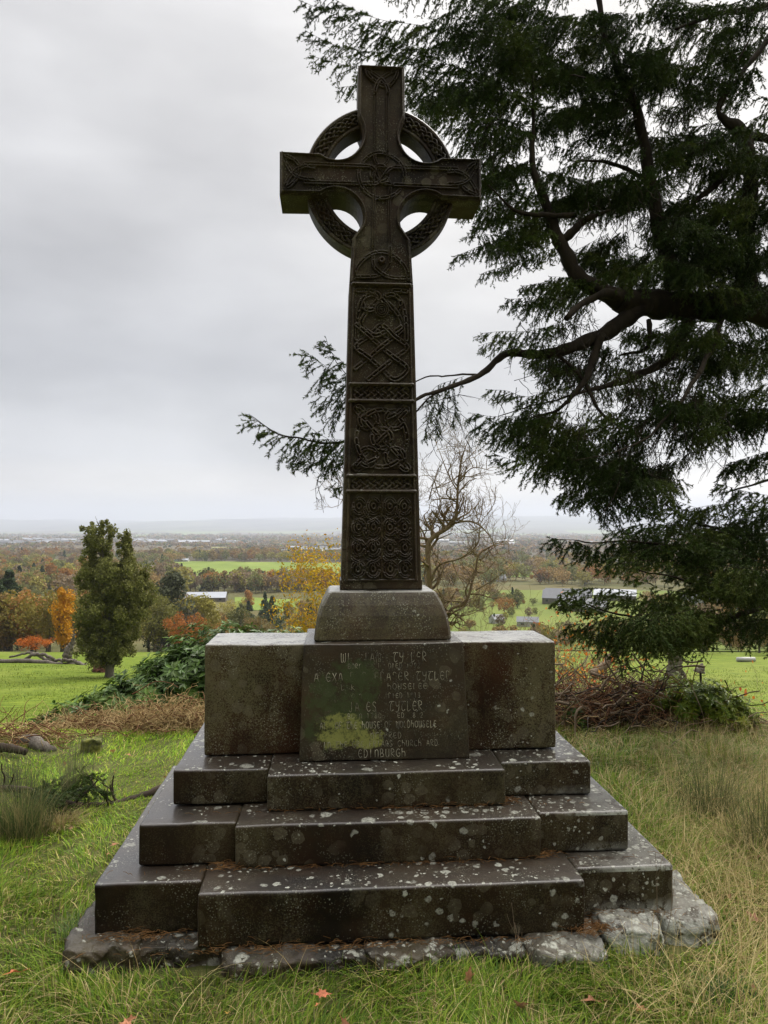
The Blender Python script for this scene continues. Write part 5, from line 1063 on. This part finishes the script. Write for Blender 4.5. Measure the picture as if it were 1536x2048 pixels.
band(9, 860, 1250, 200, 330, 3, 6, PA, '%s scrub tree in the green valley right of the plinth', 'scrub in the right valley', True)
MASS = []
def mass(n, x0, x1, d0, d1, h0, h1, pal, gap=()):
    for _ in range(n):
        d = math.exp(rng.uniform(math.log(d0), math.log(d1))); px = rng.uniform(x0, x1)
        if any(a < px < b and c < d < e for a, b, c, e in gap): continue
        k = rng.choice(len(pal), p=[p[1] for p in pal]); MASS.append((px, d, rng.uniform(h0, h1), pal[k][0], 'cone' if pal[k][2] == 'conifer' else ('round', 'spread')[rng.integers(0, 2)]))
mass(260, -150, 365, 430, 860, 13, 20, PB); mass(190, 330, 720, 1060, 1300, 12, 19, PB); mass(260, 985, 1700, 210, 470, 2.5, 7, PB, [(1080, 1260, 300, 470)]); mass(40, 860, 1010, 380, 470, 3, 8, PB); mass(60, 330, 720, 500, 560, 12, 18, PB); mass(300, 850, 1750, 560, 900, 12, 18, PB, [(1110, 1260, 300, 560)]); mass(160, -100, 350, 900, 1400, 12, 18, PB); mass(160, 850, 1750, 900, 1400, 12, 18, PB)

# far-off woods, hedges: one mass nobody could count
def far_woods():
    mb = MB(); C = []; S = []; K = []
    n = 0
    while n < 9000:
        d = math.exp(rng.uniform(math.log(1150), math.log(9500))); x = rng.uniform(-.62, .85) * d
        v = mnoise.noise(Vector((x / 420, d / 900, 3.1))) + .45 * mnoise.noise(Vector((x / 130, d / 260, 7.7)))
        if d < 2200 and v < -.02: 
            if rng.random() > .08: continue
        elif v < .02 and rng.random() > .10: continue
        C.append((x, d)); n += 1
    C = np.array(C); z = ground(C[:, 0], C[:, 1]); r = rng.uniform(3.5, 8.5, len(C)) * np.clip(C[:, 1] / 2600, .8, 1.9); tint = np.array([C_BZ, C_BR, C_OL, C_BR, C_DG, C_OR])[rng.choice(6, len(C), p=[.26, .28, .16, .14, .1, .06])] * rng.uniform(.7, 1.2, (len(C), 1))
    k = 16; v = rng.normal(0, 1, (len(C), k, 3)); v /= np.linalg.norm(v, axis=2)[..., None]; v[..., 2] = np.abs(v[..., 2]); p = np.stack([C[:, 0], C[:, 1], z + 1], 1)[:, None] + v * np.stack([r * 1.2, r, r * 1.15], 1)[:, None]
    p = p.reshape(-1, 3); u = rng.normal(0, 1, p.shape); u /= np.linalg.norm(u, axis=1)[:, None]; w_ = np.cross(u, rng.normal(0, 1, p.shape)); w_ /= np.linalg.norm(w_, axis=1)[:, None]; s = np.repeat(r, k)[:, None] * .55
    q = np.stack([p - u * s, p - w_ * s, p + u * s, p + w_ * s], 1).reshape(-1, 3); mb.add(q, quad=np.arange(len(p) * 4).reshape(-1, 4), col=np.repeat(tint, k * 4, 0))
    base = {}
    for kd in ('round', 'spread', 'cone'):
        p_, v_, R_ = crown_pts(kd, 420, 77); u_ = R_.normal(0, 1, p_.shape); u_ /= np.linalg.norm(u_, axis=1)[:, None]; w2 = np.cross(u_, R_.normal(0, 1, p_.shape)); w2 /= np.linalg.norm(w2, axis=1)[:, None]; base[kd] = np.stack([p_ - u_ * .05, p_ - w2 * .04, p_ + u_ * .05, p_ + w2 * .04], 1).reshape(-1, 3)
    for px, d, h, cc, kd in MASS:
        x = (px - 768) / F_PX * d; a = rng.uniform(0, 6.28); b_ = base[kd] * h; b_ = np.stack([b_[:, 0] * math.cos(a) - b_[:, 1] * math.sin(a), b_[:, 0] * math.sin(a) + b_[:, 1] * math.cos(a), b_[:, 2] - .05 * h], 1)
        mb.add(b_ + [x, d, gz(x, d)], quad=np.arange(len(b_)).reshape(-1, 4), col=np.array(cc) * rng.uniform(.8, 1.2))
        mb.tube([(x, d, gz(x, d) - 1), (x, d, gz(x, d) + h * .4)], h * .014, 3, col=(.07, .055, .04), cap=False)
    tag(mb.build('distant_woods', M_TINT, None, False), 'brown and grey-green woods and hedges spread over the far plain', 'woods', kind='stuff')
far_woods()

# fields laid over the valley floor
def field_mat(name, c1, c2):
    m, g = new_mat(name); p = g.n('ShaderNodeNewGeometry').outputs['Position']; a = g.noise(g.vmul(p, (1, .4, 1)), .02, 5, .6); s = g.noise(p, .6, 4, .7)
    return finish(m, g, Base_Color=g.mix(g.ramp(g.math('MULTIPLY_ADD', s, .3, a), [(.45, 0), (.85, 1)]), c1, c2), Roughness=.95, Specular_IOR_Level=0.04)[0]
MF = field_mat('far_pasture', (.11, .155, .030), (.17, .215, .045)); MF3 = field_mat('rough_pasture', (.085, .115, .025), (.14, .165, .038)); MF2 = field_mat('pale_stubble', (.16, .16, .06), (.21, .20, .085))
def field(x0, x1, d0, d1, mat, lift=.5, wavy=.1):
    n, m = 40, 30; X = np.linspace(x0, x1, n); out = []
    for j in range(m):
        t = j / (m - 1); d = d0 + (d1 - d0) * t
        for i in range(n): s = i / (n - 1); dd = d + wavy * (d1 - d0) * math.sin(s * 5 + t); x = (X[i] - 768) / F_PX * dd; out.append((x, dd, gz(x, dd) + lift))
    idx = np.arange(n * m).reshape(m, n); mb = MB(); mb.add(out, quad=np.stack([idx[:-1, :-1], idx[:-1, 1:], idx[1:, 1:], idx[1:, :-1]], -1).reshape(-1, 4)); tag(mb.build('field', mat), kind='structure')
field(345, 760, 640, 1060, MF, .4, .06); field(100, 175, 950, 1150, MF, .5); field(-100, 130, 860, 930, MF, .5, 0)
field(470, 600, 380, 460, MF, .25); field(560, 680, 2300, 2900, MF, .8); field(400, 480, 2050, 2200, MF2, .8)
field(850, 1800, 285, 520, MF3, .3, .02); field(850, 1800, 112, 288, MF3, .15, .0); field(940, 1500, 700, 780, MF, .4)

# ============================================================ buildings
def flat_mat(name, c, rough=.6, metal=0.0):
    m, g = new_mat(name); co = g.n('ShaderNodeTexCoord').outputs['Object']; cc = g.mix(g.noise(co, .6, 4, .6), tuple(x * .8 for x in c), tuple(min(1, x * 1.15) for x in c)); m, b = finish(m, g, Base_Color=cc, Roughness=rough, Metallic=metal); return m
M_RW, M_RG, M_RD, M_WL, M_WB, M_WD = flat_mat('pale_sheet_roof', (.27, .29, .33), .5), flat_mat('grey_roof', (.15, .155, .17), .6), flat_mat('dark_slate_roof', (.07, .075, .085), .5), flat_mat('white_wall', (.36, .36, .34)), flat_mat('brown_cladding', (.10, .085, .07)), flat_mat('window_dark', (.03, .035, .04), .2)
def building(name, label, cat, px, d, wdt, dep, hw, hr, roof, wall, rz=0.0, group=None, bays=1, win=True):
    x = float(P(px, 1150, d)[0]); z = gz(x, d); root = thing(name, label, cat, (x, d, z), rz, group)
    W = MB(); a, b = wdt / 2, dep / 2; W.add([(-a, -b, -2), (a, -b, -2), (a, b, -2), (-a, b, -2), (-a, -b, hw), (a, -b, hw), (a, b, hw), (-a, b, hw)], quad=[(0, 1, 5, 4), (1, 2, 6, 5), (2, 3, 7, 6), (3, 0, 4, 7)])
    R_ = MB(); bw = dep / bays; o = .25
    for k in range(bays):
        y0 = -b + k * bw; y1 = y0 + bw; ym = (y0 + y1) / 2; W.add([(-a, y0, hw), (-a, y1, hw), (-a, ym, hw + hr)], tri=[(0, 2, 1)]); W.add([(a, y0, hw), (a, y1, hw), (a, ym, hw + hr)], tri=[(0, 1, 2)])
        R_.add([(-a - o, y0 - o, hw + .05), (a + o, y0 - o, hw + .05), (a + o, ym, hw + hr + .12), (-a - o, ym, hw + hr + .12), (a + o, y1 + o * (k == bays - 1), hw + .05), (-a - o, y1 + o * (k == bays - 1), hw + .05)], quad=[(0, 1, 2, 3), (3, 2, 4, 5)])
    W.build('wall', wall, root, False); R_.build('roof', roof, root, False)
    if win:
        k = max(2, int(wdt / 5))
        for i in range(k):
            m = MB(); cx = -a + (i + .5) * wdt / k; m.add([(cx - .7, -b - .06, hw * .45), (cx + .7, -b - .06, hw * .45), (cx + .7, -b - .06, hw * .8), (cx - .7, -b - .06, hw * .8)], quad=[(0, 1, 2, 3)]); m.build('window', M_WD, root, False)
    return root
building('farm_shed', 'long low shed with pale blue-grey roof among the trees left of the cross', 'farm shed', 412, 440, 24, 14, 2.5, 2.8, M_RW, M_WB, .12)
building('farm_shed', 'smaller pale roof just left of the long low shed', 'farm shed', 372, 432, 9, 8, 2, 2.2, M_RW, M_WB, .12)
building('farm_shed', 'big grey shed roof in the right valley, nearest the wing', 'farm shed', 1135, 425, 26, 20, 3.5, 4.5, M_RG, M_WB, -.35, bays=2)
building('farm_shed', 'dark-roofed shed beside the big grey one in the right valley', 'farm shed', 1165, 385, 24, 12, 3, 3.6, M_RD, M_WB, -.35)
building('farm_shed', 'pale-roofed shed at the right of the valley farm', 'farm shed', 1230, 445, 24, 12, 3.5, 3.2, M_RW, M_WB, -.35)
building('farm_shed', 'white-roofed shed behind the hanging spruce foliage on the right', 'farm shed', 1395, 420, 20, 10, 3.5, 3, M_RW, M_WL, -.1)
building('cottage', 'small white cottage in the valley seen through the bare tree', 'house', 993, 330, 5, 5, 2.2, 1.8, M_RG, M_WL, .4)
building('cottage', 'little grey-roofed house beyond the right wing', 'house', 1055, 320, 9, 5, 2.2, 2, M_RG, M_WL, -.2)
building('cottage', 'pale distant house beyond the green strip right of the cross', 'house', 990, 640, 18, 8, 3, 3, M_RG, M_WL, .1)
building('glasshouse', 'long pale low building behind the ivy-clad tree', 'building', 355, 1080, 32, 12, 2.5, 2, M_RW, M_WL, .05)
# the town: small repeated houses and works, simple because they are only a pixel or two high
def small_house(seed, roof, wall):
    mb = MB(); a, b, hw, hr = 1, .55, .55, .35; mb.add([(-a, -b, -.3), (a, -b, -.3), (a, b, -.3), (-a, b, -.3), (-a, -b, hw), (a, -b, hw), (a, b, hw), (-a, b, hw)], quad=[(0, 1, 5, 4), (1, 2, 6, 5), (2, 3, 7, 6), (3, 0, 4, 7)])
    mb.add([(-a, -b, hw), (-a, b, hw), (-a, 0, hw + hr), (a, -b, hw), (a, b, hw), (a, 0, hw + hr)], tri=[(0, 2, 1), (3, 4, 5)]); mb.add([(-a - .05, -b - .05, hw), (a + .05, -b - .05, hw), (a + .05, 0, hw + hr + .02), (-a - .05, 0, hw + hr + .02), (a + .05, b + .05, hw), (-a - .05, b + .05, hw)], quad=[(0, 1, 2, 3), (3, 2, 4, 5)])
    o = mb.build('town_building', [wall, roof], None, False); me = o.data; n = len(me.polygons)
    for p in me.polygons: p.material_index = 1 if p.center.z > hw * 1.05 and abs(p.normal.x) < .5 else 0
    bpy.data.objects.remove(o); return me
HM = [small_house(0, M_RG, M_WL), small_house(1, M_RW, M_WL), small_house(2, M_RD, M_WL)]
def town(n, x0, x1, d0, d1, s0, s1, label, group):
    for _ in range(n):
        d = rng.uniform(d0, d1); px = rng.uniform(x0, x1); x = (px - 768) / F_PX * d; o = bpy.data.objects.new('town_building', HM[rng.integers(0, 3)]); COL.objects.link(o); s = rng.uniform(s0, s1); o.location = (x, d, gz(x, d) + 1); o.scale = (s * rng.uniform(.8, 2), s, s * rng.uniform(.5, .8)); o.rotation_euler[2] = rng.normal(0, .25)
        tag(o, label, 'building', group)
town(90, -60, 175, 2700, 4300, 12, 24, 'white distant building of the town at the far left', 'buildings of the far left town')
town(34, 255, 480, 3000, 5200, 12, 26, 'pale distant building on the plain right of the ivy-clad tree', 'scattered buildings on the plain')
town(34, 560, 690, 1500, 2200, 7, 13, 'pale building of the distant village left of the shaft', 'buildings of the distant village')
town(20, 880, 1250, 2600, 4500, 10, 20, 'pale distant building on the plain right of the cross', 'buildings right of the cross')
vb = MB(); vb.add([(-90, -4, 9), (60, -4, 12), (60, 4, 12), (-90, 4, 9), (-90, -4, 11), (60, -4, 14), (60, 4, 14), (-90, 4, 11)], quad=[(0, 1, 5, 4), (3, 2, 6, 7), (4, 5, 6, 7), (0, 3, 2, 1)])
vroot = thing('viaduct', 'thin grey road viaduct near the shaft on the far plain', 'bridge', (float(P(660, 1100, 2000)[0]), 2000, gz(float(P(660, 1100, 2000)[0]), 2000))); vb.build('deck', M_RG, vroot, False)
for k in range(7):
    pb = MB(); pb.tube([(-80 + k * 22, 0, -3), (-80 + k * 22, 0, 10 + k * .4)], 1.6, 8); pb.build('pier', M_RG, vroot)

# fence at the far edge of the field
fr = thing('field_fence', 'dark post fence under the copper tree at the far edge of the left field', 'fence', (float(P(300, 1300, 108)[0]), 108, gz(float(P(300, 1300, 108)[0]), 108)))
for k in range(14):
    x = k * .85; pm = MB(); zz = gz(fr.location.x + x, 108) - fr.location.z; pm.tube([(x, 0, zz - .2), (x, 0, zz + 1.25)], .055, 6); pm.build('post', M_TRUNK, fr)
for h in (.45, .8, 1.1):
    pm = MB(); pm.tube([(k * .85, -.06, h + gz(fr.location.x + k * .85, 108) - fr.location.z) for k in range(14)], .025, 4); pm.build('rail', M_DARKWOOD, fr)
tr = block('x', 0, 1, 0, 1, 0, 1, M_RW); bpy.data.objects.remove(tr)
tb = MB(); tb.tube([(-1.0, 0, .25), (1.0, 0, .25)], .28, 10); tb.tube([(-.8, 0, 0), (-.8, 0, .3)], .08, 5); tb.tube([(.8, 0, 0), (.8, 0, .3)], .08, 5); o = tb.build('water_trough', M_WL); x_ = float(P(1492, 1330, 84)[0]); o.location = (x_, 84, gz(x_, 84)); tag(o, 'pale round-bodied trough in the far right-hand field', 'trough')

# ============================================================ grass and ground litter
def loc_uv(x, y):
    c, s = math.cos(TURN), math.sin(TURN); dx, dy = x - MX, y - MY; return dx * c + dy * s, -dx * s + dy * c
def nz(x, y, sc, seed=0.0):
    return np.array([mnoise.noise(Vector((a * sc + seed, b * sc, seed))) for a, b in zip(x, y)])
def blades(name, x, y, h, w, col, bend, head, label, cat, z=None, mat=None, kind='stuff', parent=None, origin=(0, 0, 0), segs=3):
    n = len(x); z = ground(x, y) if z is None else z; hd = np.stack([np.cos(head), np.sin(head)], 1); pr = np.stack([-hd[:, 1], hd[:, 0]], 1); V = []
    for k in range(segs + 1):
        t = k / segs; out = bend * h * t ** 1.8; up = h * (t - .35 * np.clip(bend, 0, 1.4) * t ** 2.2); ww = w * (1 - t ** 1.6) * .5
        c = np.stack([x + hd[:, 0] * out, y + hd[:, 1] * out, z - .01 + up], 1)
        if k < segs: V += [c - np.stack([pr[:, 0] * ww, pr[:, 1] * ww, 0 * ww], 1), c + np.stack([pr[:, 0] * ww, pr[:, 1] * ww, 0 * ww], 1)]
        else: V.append(c)
    m = len(V); v = np.stack(V, 1).reshape(-1, 3) - np.asarray(origin); o = np.arange(n)[:, None] * m
    q = np.vstack([o + np.array([[2 * k, 2 * k + 1, 2 * k + 3, 2 * k + 2]]) for k in range(segs - 1)]); tri = o + np.array([[m - 3, m - 2, m - 1]])
    mb = MB(); mb.add(v, tri=tri, quad=q, col=np.repeat(col, m, 0)); ob = mb.build(name, mat or M_GRASS, parent)
    if not parent: tag(ob, label, cat, kind=kind); ob.location = origin
    return ob
GR = np.array([(.130, .220, .022), (.185, .285, .028), (.085, .155, .022), (.235, .285, .040)]); STRAW = np.array([(.44, .35, .16), (.52, .42, .21), (.32, .24, .10)])
def gcol(n, straw):
    c = GR[rng.integers(0, 4, n)] * rng.uniform(.75, 1.25, (n, 1)); s = STRAW[rng.integers(0, 3, n)] * rng.uniform(.7, 1.2, (n, 1)); m = (rng.random(n) < straw)[:, None]; return np.where(m, s, c)
def near_grass():
    N = 330000; y = 1.75 + (7.9 - 1.75) * rng.random(N) ** 1.25; x = rng.uniform(-1, 1, N) * (.60 * y + .7); u, v = loc_uv(x, y); ok = ~((np.abs(u) < 1.16) & (v > -.845) & (v < .72)) & ~((np.abs(u) < .72) & (v > -.87) & (v < 0)); x, y = x[ok], y[ok]
    gx = np.round(x * 5) / 5; key = {}; 
    uu = np.linspace(-6, 6, 140); vv = np.linspace(1.5, 8.5, 90)
    A = np.array([[mnoise.noise(Vector((a * 1.1, b * 1.1, 2))) for a in uu] for b in vv]); B2 = np.array([[mnoise.noise(Vector((a * 3.3, b * 3.3, 9))) for a in uu] for b in vv]); D2 = np.array([[mnoise.noise(Vector((a * 1.7, b * 1.7, 19))) for a in uu] for b in vv])
    iu = np.clip(((x + 6) / 12 * 139).astype(int), 0, 139); iv = np.clip(((y - 1.5) / 7 * 89).astype(int), 0, 89); a, b_, dd = A[iv, iu], B2[iv, iu], D2[iv, iu]
    left = np.clip((-x - .3) / 1.2, 0, 1); rightm = np.clip((x - .6) / 1.0, 0, 1); back = np.clip((y - 3.0) / 1.5, 0, 1)
    keep = rng.random(len(x)) < np.clip(.75 + b_ * .9, .25, 1); x, y, a, b_, dd, left, rightm, back = [q[keep] for q in (x, y, a, b_, dd, left, rightm, back)]
    h = (.062 + .035 * np.clip(a + .4, 0, 1) + .040 * np.clip(b_, 0, 1)) * rng.uniform(.5, 1.45, len(x)); h *= 1 - .42 * left * back - .12 * (1 - rightm); h *= 1 + .25 * rightm
    straw = np.clip(.05 + .27 * rightm + .24 * np.clip(-a, 0, 1) + .08 * (1 - back) - .10 * left * back, .03, .62)
    c = gcol(len(x), straw); brt = (1 + .75 * (left * back)[:, None] * np.array([1, 1, .6])); c = c * brt
    head = dd * 5.5 + rng.normal(0, .9, len(x)); bend = np.abs(rng.normal(.75, .45, len(x))) * (1 + .5 * rightm)
    blades('grass', x, y, h, rng.uniform(.0022, .0048, len(x)) * (1 + .12 * y), c, bend, head, 'rough tussocky green and straw-coloured grass round the monument', 'grass')
near_grass()
def dry_grass():
    n = 5200; y = rng.uniform(2.3, 6.0, n); x = rng.uniform(.9, 1, n) * 0 + rng.uniform(.45, .66, n) * y * rng.uniform(.7, 1.1, n) + rng.normal(0, .15, n); u, v = loc_uv(x, y); ok = (u > 1.22) | (v < -.95); x, y = x[ok], y[ok]; n = len(x)
    blades('dry_grass', x, y, rng.uniform(.12, .30, n), rng.uniform(.0016, .0030, n), STRAW[rng.integers(0, 3, n)] * rng.uniform(.8, 1.25, (n, 1)), np.abs(rng.normal(.8, .5, n)), rng.normal(.4, 1.3, n), 'long thin straw-coloured grass stems leaning over at the right of the base', 'dry grass', segs=4)
dry_grass()
def front_wisps():
    n = 520; x = rng.uniform(-1.6, 1.5, n); y = rng.uniform(2.15, 2.75, n); u, v = loc_uv(x, y); ok = v < -.9; x, y = x[ok], y[ok]; n = len(x)
    blades('grass_wisps', x, y, rng.uniform(.08, .20, n), rng.uniform(.0018, .0032, n), gcol(n, .7), np.abs(rng.normal(1.1, .5, n)), rng.uniform(0, 6.28, n), 'longer wisps of straw grass in front of the lowest step', 'dry grass', segs=4)
front_wisps()
def field_grass():
    n = 150000; y = np.exp(rng.uniform(np.log(7.6), np.log(75), n)); x = rng.uniform(-.62, .62, n) * y
    m = (np.sin(x * .7 + y * .3) * np.sin(y * .5 - x * .2) + rng.normal(0, .5, n)) > -.2; x, y = x[m], y[m]; n = len(x)
    s = np.clip(y / 18, .6, 3.2); c = np.array([(.105, .155, .016), (.15, .20, .022), (.08, .12, .014), (.18, .205, .035)])[rng.integers(0, 4, n)] * rng.uniform(.75, 1.2, (n, 1))
    blades('pasture_grass', x, y, .055 * s * rng.uniform(.5, 1.4, n), .012 * s * rng.uniform(.5, 1.2, n), c, np.abs(rng.normal(.6, .4, n)), rng.uniform(0, 6.28, n), 'short bright green grass of the sloping pasture', 'grass', segs=2)
field_grass()

def rush(name, label, px, py, h, n, spread, cols, group=None, w=.003, lean=.35):
    d = EYE * F_PX / (py - 1055.0); x0 = float(P(px, py, d)[0]); z0 = gz(x0, d); root_o = (x0, d, z0); a = rng.uniform(0, 6.28, n); r = rng.random(n) ** .7 * spread
    x = x0 + r * np.cos(a) ; y = d + r * np.sin(a) * .7
    ob = blades(name, x, y, h * rng.uniform(.45, 1.1, n), np.full(n, w), np.asarray(cols)[rng.integers(0, len(cols), n)] * rng.uniform(.7, 1.2, (n, 1)), np.abs(rng.normal(lean, lean * .6, n)), a + rng.normal(0, .6, n), label, 'rushes', kind=None, origin=root_o, segs=5)
    if group: ob['group'] = group
RC = [(.075, .105, .035), (.10, .13, .045), (.24, .21, .09)]
rush('rush_clump', 'dense dark green rush clump at the left edge below the fallen branch', 40, 1672, .34, 900, .16, RC)
rush('rush_clump', 'thin upright pale rushes just above the fallen branch at the left', 140, 1592, .42, 260, .10, [(.13, .15, .07), (.20, .19, .10)], w=.0022, lean=.2)
rush('rush_clump', 'low grey-green rushes at the left edge above the fallen branch', 30, 1580, .30, 500, .22, [(.10, .12, .06), (.17, .17, .08)], w=.0025)
rush('rush_clump', 'tan dead tuft beside the dark rushes at the left', 115, 1650, .14, 420, .10, STRAW * .8, w=.003, lean=.9)
rush('rush_clump', 'tall dark green rushes in the grass right of the steps', 1420, 1632, .44, 330, .17, RC, lean=.5, w=.0026)
rush('rush_clump', 'tall rushes at the right edge leaning outward', 1525, 1690, .46, 300, .16, RC, lean=.5, w=.0026)
rush('rush_clump', 'deep green soft tuft at the bottom right corner', 1478, 2015, .12, 700, .085, [(.035, .085, .030), (.05, .11, .035)], w=.0035, lean=.7)
rush('rush_clump', 'small bright grass tuft at the left foot of the lowest step', 160, 1870, .13, 240, .06, [(.12, .20, .06), (.16, .22, .09)], w=.003, lean=.6)
rush('rush_clump', 'green tuft growing from the joint beside the lichened footing stone', 1182, 1845, .09, 120, .03, [(.12, .20, .04)], w=.003, lean=.8)
FS = Foliage(); sp = P(70, 1620, 4.1); so = np.array([sp[0], sp[1], gz(sp[0], sp[1])])
fb = thing('fallen_spruce_spray', 'dark needled spray of spruce lying by the rushes at the left edge', 'branch', so)
for k in range(7):
    a = so + np.array([rng.uniform(-.25, .1), rng.uniform(-.05, .25), .06]); b = a + np.array([rng.uniform(.15, .42), rng.uniform(-.1, .15), rng.uniform(-.02, .06)]); FS.branch(np.array([a, (a + b) / 2 + [0, 0, .04], b]), .13, 1.1, .2, 1, 0)
FS.build(fb, so, 'needles')

# needle litter on the ledges
def litter(name, label, spots, L=.045):
    mb = MB()
    for u, v, z, su, sv, n in spots:
        for _ in range(n):
            a = rng.uniform(0, 3.14); cu, cv = u + rng.normal(0, su * .5), v + rng.normal(0, sv * .5); l = L * rng.uniform(.5, 1.3); zz = z + abs(rng.normal(0, .006)); c, s = math.cos(TURN), math.sin(TURN)
            pts = []
            for t in (-.5, 0, .5):
                uu, vv = cu + math.cos(a) * l * t, cv + math.sin(a) * l * t * .6; pts.append((MX + uu * c - vv * s, MY + uu * s + vv * c, zz + (.004 if t == 0 else 0)))
            mb.tube(pts, .0009, 3, cap=False)
    tag(mb.build(name, M_LITTER), label, 'needle litter', kind='stuff')
M_LITTER = bark('fallen_needles', (.075, .034, .013), (.22, .12, .045), 20)
litter('needle_litter', 'rusty fallen needles gathered on the footing ledge and in the step corners', [(-.42, -.86, .088, .5, .04, 130), (-.05, -.86, .084, .6, .02, 90), (.35, -.86, .08, .4, .02, 50), (-.63, -.60, .275, .06, .03, 60), (.63, -.60, .275, .05, .03, 50), (.74, -.82, .092, .10, .05, 220), (.52, -.46, .44, .05, .03, 50), (-.95, -.75, .09, .2, .04, 130), (.92, -.74, .095, .18, .03, 120), (-.1, -.64, .272, .9, .01, 120), (0, -.50, .438, .8, .01, 90)])

# fallen leaves
def leaf_mesh(seed, lobes):
    R = random.Random(seed); n = 18; mb = MB(); v = [(0, 0, .004)]
    for k in range(n):
        a = k / n * 6.283; r = (.5 + .18 * math.cos(a * lobes) + R.uniform(-.04, .04)) * (1 - .25 * abs(math.sin(a))); v.append((r * math.cos(a), r * .72 * math.sin(a), .16 * (r * math.sin(a)) ** 2 * 2 + .12 * math.cos(a * 2 + seed) * r))
    mb.add(v, tri=[(0, 1 + k, 1 + (k + 1) % n) for k in range(n)]); mb.tube([(-.5, 0, .02), (-.75, .03, .05), (-.9, .0, .09)], .018, 3)
    o = mb.build('fallen_leaf', M_FLEAF); me = o.data; bpy.data.objects.remove(o); return me
M_FLEAF = leafy('dry_leaf', [(.55,) * 3, (1.0,) * 3, (1.3,) * 3], .7, 5, .2, True)
LM = [leaf_mesh(k, l) for k, l in enumerate((3, 5, 6, 4))]
def drop_leaf(px, py, size, col, label, group=None, lift=.045, tilt=.5):
    d = (EYE - lift) * F_PX / (py - 1055.0); p = P(px, py, d); o = bpy.data.objects.new('fallen_leaf', LM[rng.integers(0, 4)]); COL.objects.link(o); o.location = (p[0], p[1], gz(p[0], p[1]) + lift); o.scale = (size,) * 3; o.rotation_euler = (rng.normal(0, tilt) + .3, rng.normal(0, tilt), rng.uniform(0, 6.28)); o.color = (*col, 1); tag(o, label, 'leaf', group)
for px, py, s, c, lb in [(1040, 1995, .075, (.32, .17, .09), 'large pale brown leaf at the bottom right of centre'), (1183, 1987, .055, (.30, .13, .07), 'upright curled brown leaf right of the large pale brown one'), (645, 1975, .045, (.50, .16, .08), 'coral-orange leaf in the grass below the inscription'), (636, 1995, .025, (.50, .18, .08), 'little orange leaf under the coral one'),
                     (256, 2035, .045, (.50, .22, .12), 'pale orange leaf at the bottom edge, left'), (28, 1932, .06, (.42, .13, .05), 'orange leaf at the lower left edge'), (455, 2012, .03, (.50, .28, .06), 'small yellow leaf left of bottom centre'), (425, 2005, .035, (.35, .17, .08), 'small tan leaf beside the yellow one'), (937, 1942, .05, (.40, .18, .09), 'tan leaf right of bottom centre, just below the footing'),
                     (690, 2035, .05, (.34, .14, .07), 'brown curled leaf at the bottom edge, centre'), (1385, 1992, .04, (.45, .15, .07), 'orange-brown leaf near the deep green tuft'), (1515, 1975, .06, (.42, .22, .12), 'pale leaf at the right edge near the bottom'), (1510, 1825, .06, (.28, .13, .08), 'crumpled brown leaf at the right edge'), (1455, 1712, .04, (.45, .26, .14), 'pale leaf in the dry grass at the right')]:
    drop_leaf(px, py, s, c, lb)
for k in range(60):
    d = rng.uniform(2.2, 5.5); px = rng.uniform(0, 1536); py = 1055 + EYE * F_PX / d; x = float(P(px, py, d)[0]); u, v = loc_uv(x, d)
    if abs(u) < 1.3 and v > -1.0 and v < .9: continue
    drop_leaf(px, py, rng.uniform(.022, .045), [(.34, .15, .07), (.42, .22, .10), (.25, .12, .06)][k % 3], 'small brown leaf scattered in the grass', 'small leaves scattered in the grass')
def stalk(label, px, py, h, side=0):
    d = EYE * F_PX / (py - 1055.0); p = P(px, py, d); b = np.array([p[0], p[1], gz(p[0], p[1])]); mb = MB(); tips = []
    for _ in range(2): grow(mb, np.zeros(3), norm([rng.normal(0, .12), rng.normal(0, .1), 1]), h, .0016, 1, tips, .12, .08, (2, 4), .35, .45, 4, .0008)
    o = mb.build('dead_stalk', M_DEAD); o.location = b; tag(o, label, 'stalk')
stalk('thin dark weed stalk in the grass left of the lowest step', 112, 1860, .16); stalk('thin branching weed stalk in front of the right corner of the base', 1322, 1905, .30); stalk('thin straw stalk standing before the lowest step, right of centre', 1038, 1960, .20)
stalk('short dark stalk in the rushes at the left edge', 14, 1520, .16)

# ============================================================ air over the valley
hm = bpy.data.materials.new('haze'); hm.use_nodes = True; hm.node_tree.nodes.clear(); g = G(hm.node_tree)
pv = g.n('ShaderNodeVolumePrincipled'); pv.inputs['Color'].default_value = (.62, .66, .76, 1); pv.inputs['Density'].default_value = 1.0e-4; pv.inputs['Anisotropy'].default_value = .2
ho = g.n('ShaderNodeOutputMaterial'); hm.node_tree.links.new(pv.outputs[0], ho.inputs['Volume'])
bm = bmesh.new(); bmesh.ops.create_cube(bm, size=1.0)
zlo, zhi = float(ZZ.min()) - 60, float(max(ZZ.max(), 12)) + 60
for v in bm.verts: v.co = Vector((v.co.x * 64000, 26500 * v.co.y + 13000, zlo + (v.co.z + .5) * (zhi - zlo)))
ho_ = from_bm('haze', bm, hm); ho_['kind'] = 'stuff'; ho_['label'] = 'pale grey haze lying over the valley and the far hills'; ho_.visible_shadow = True
print('objects', len(bpy.data.objects))
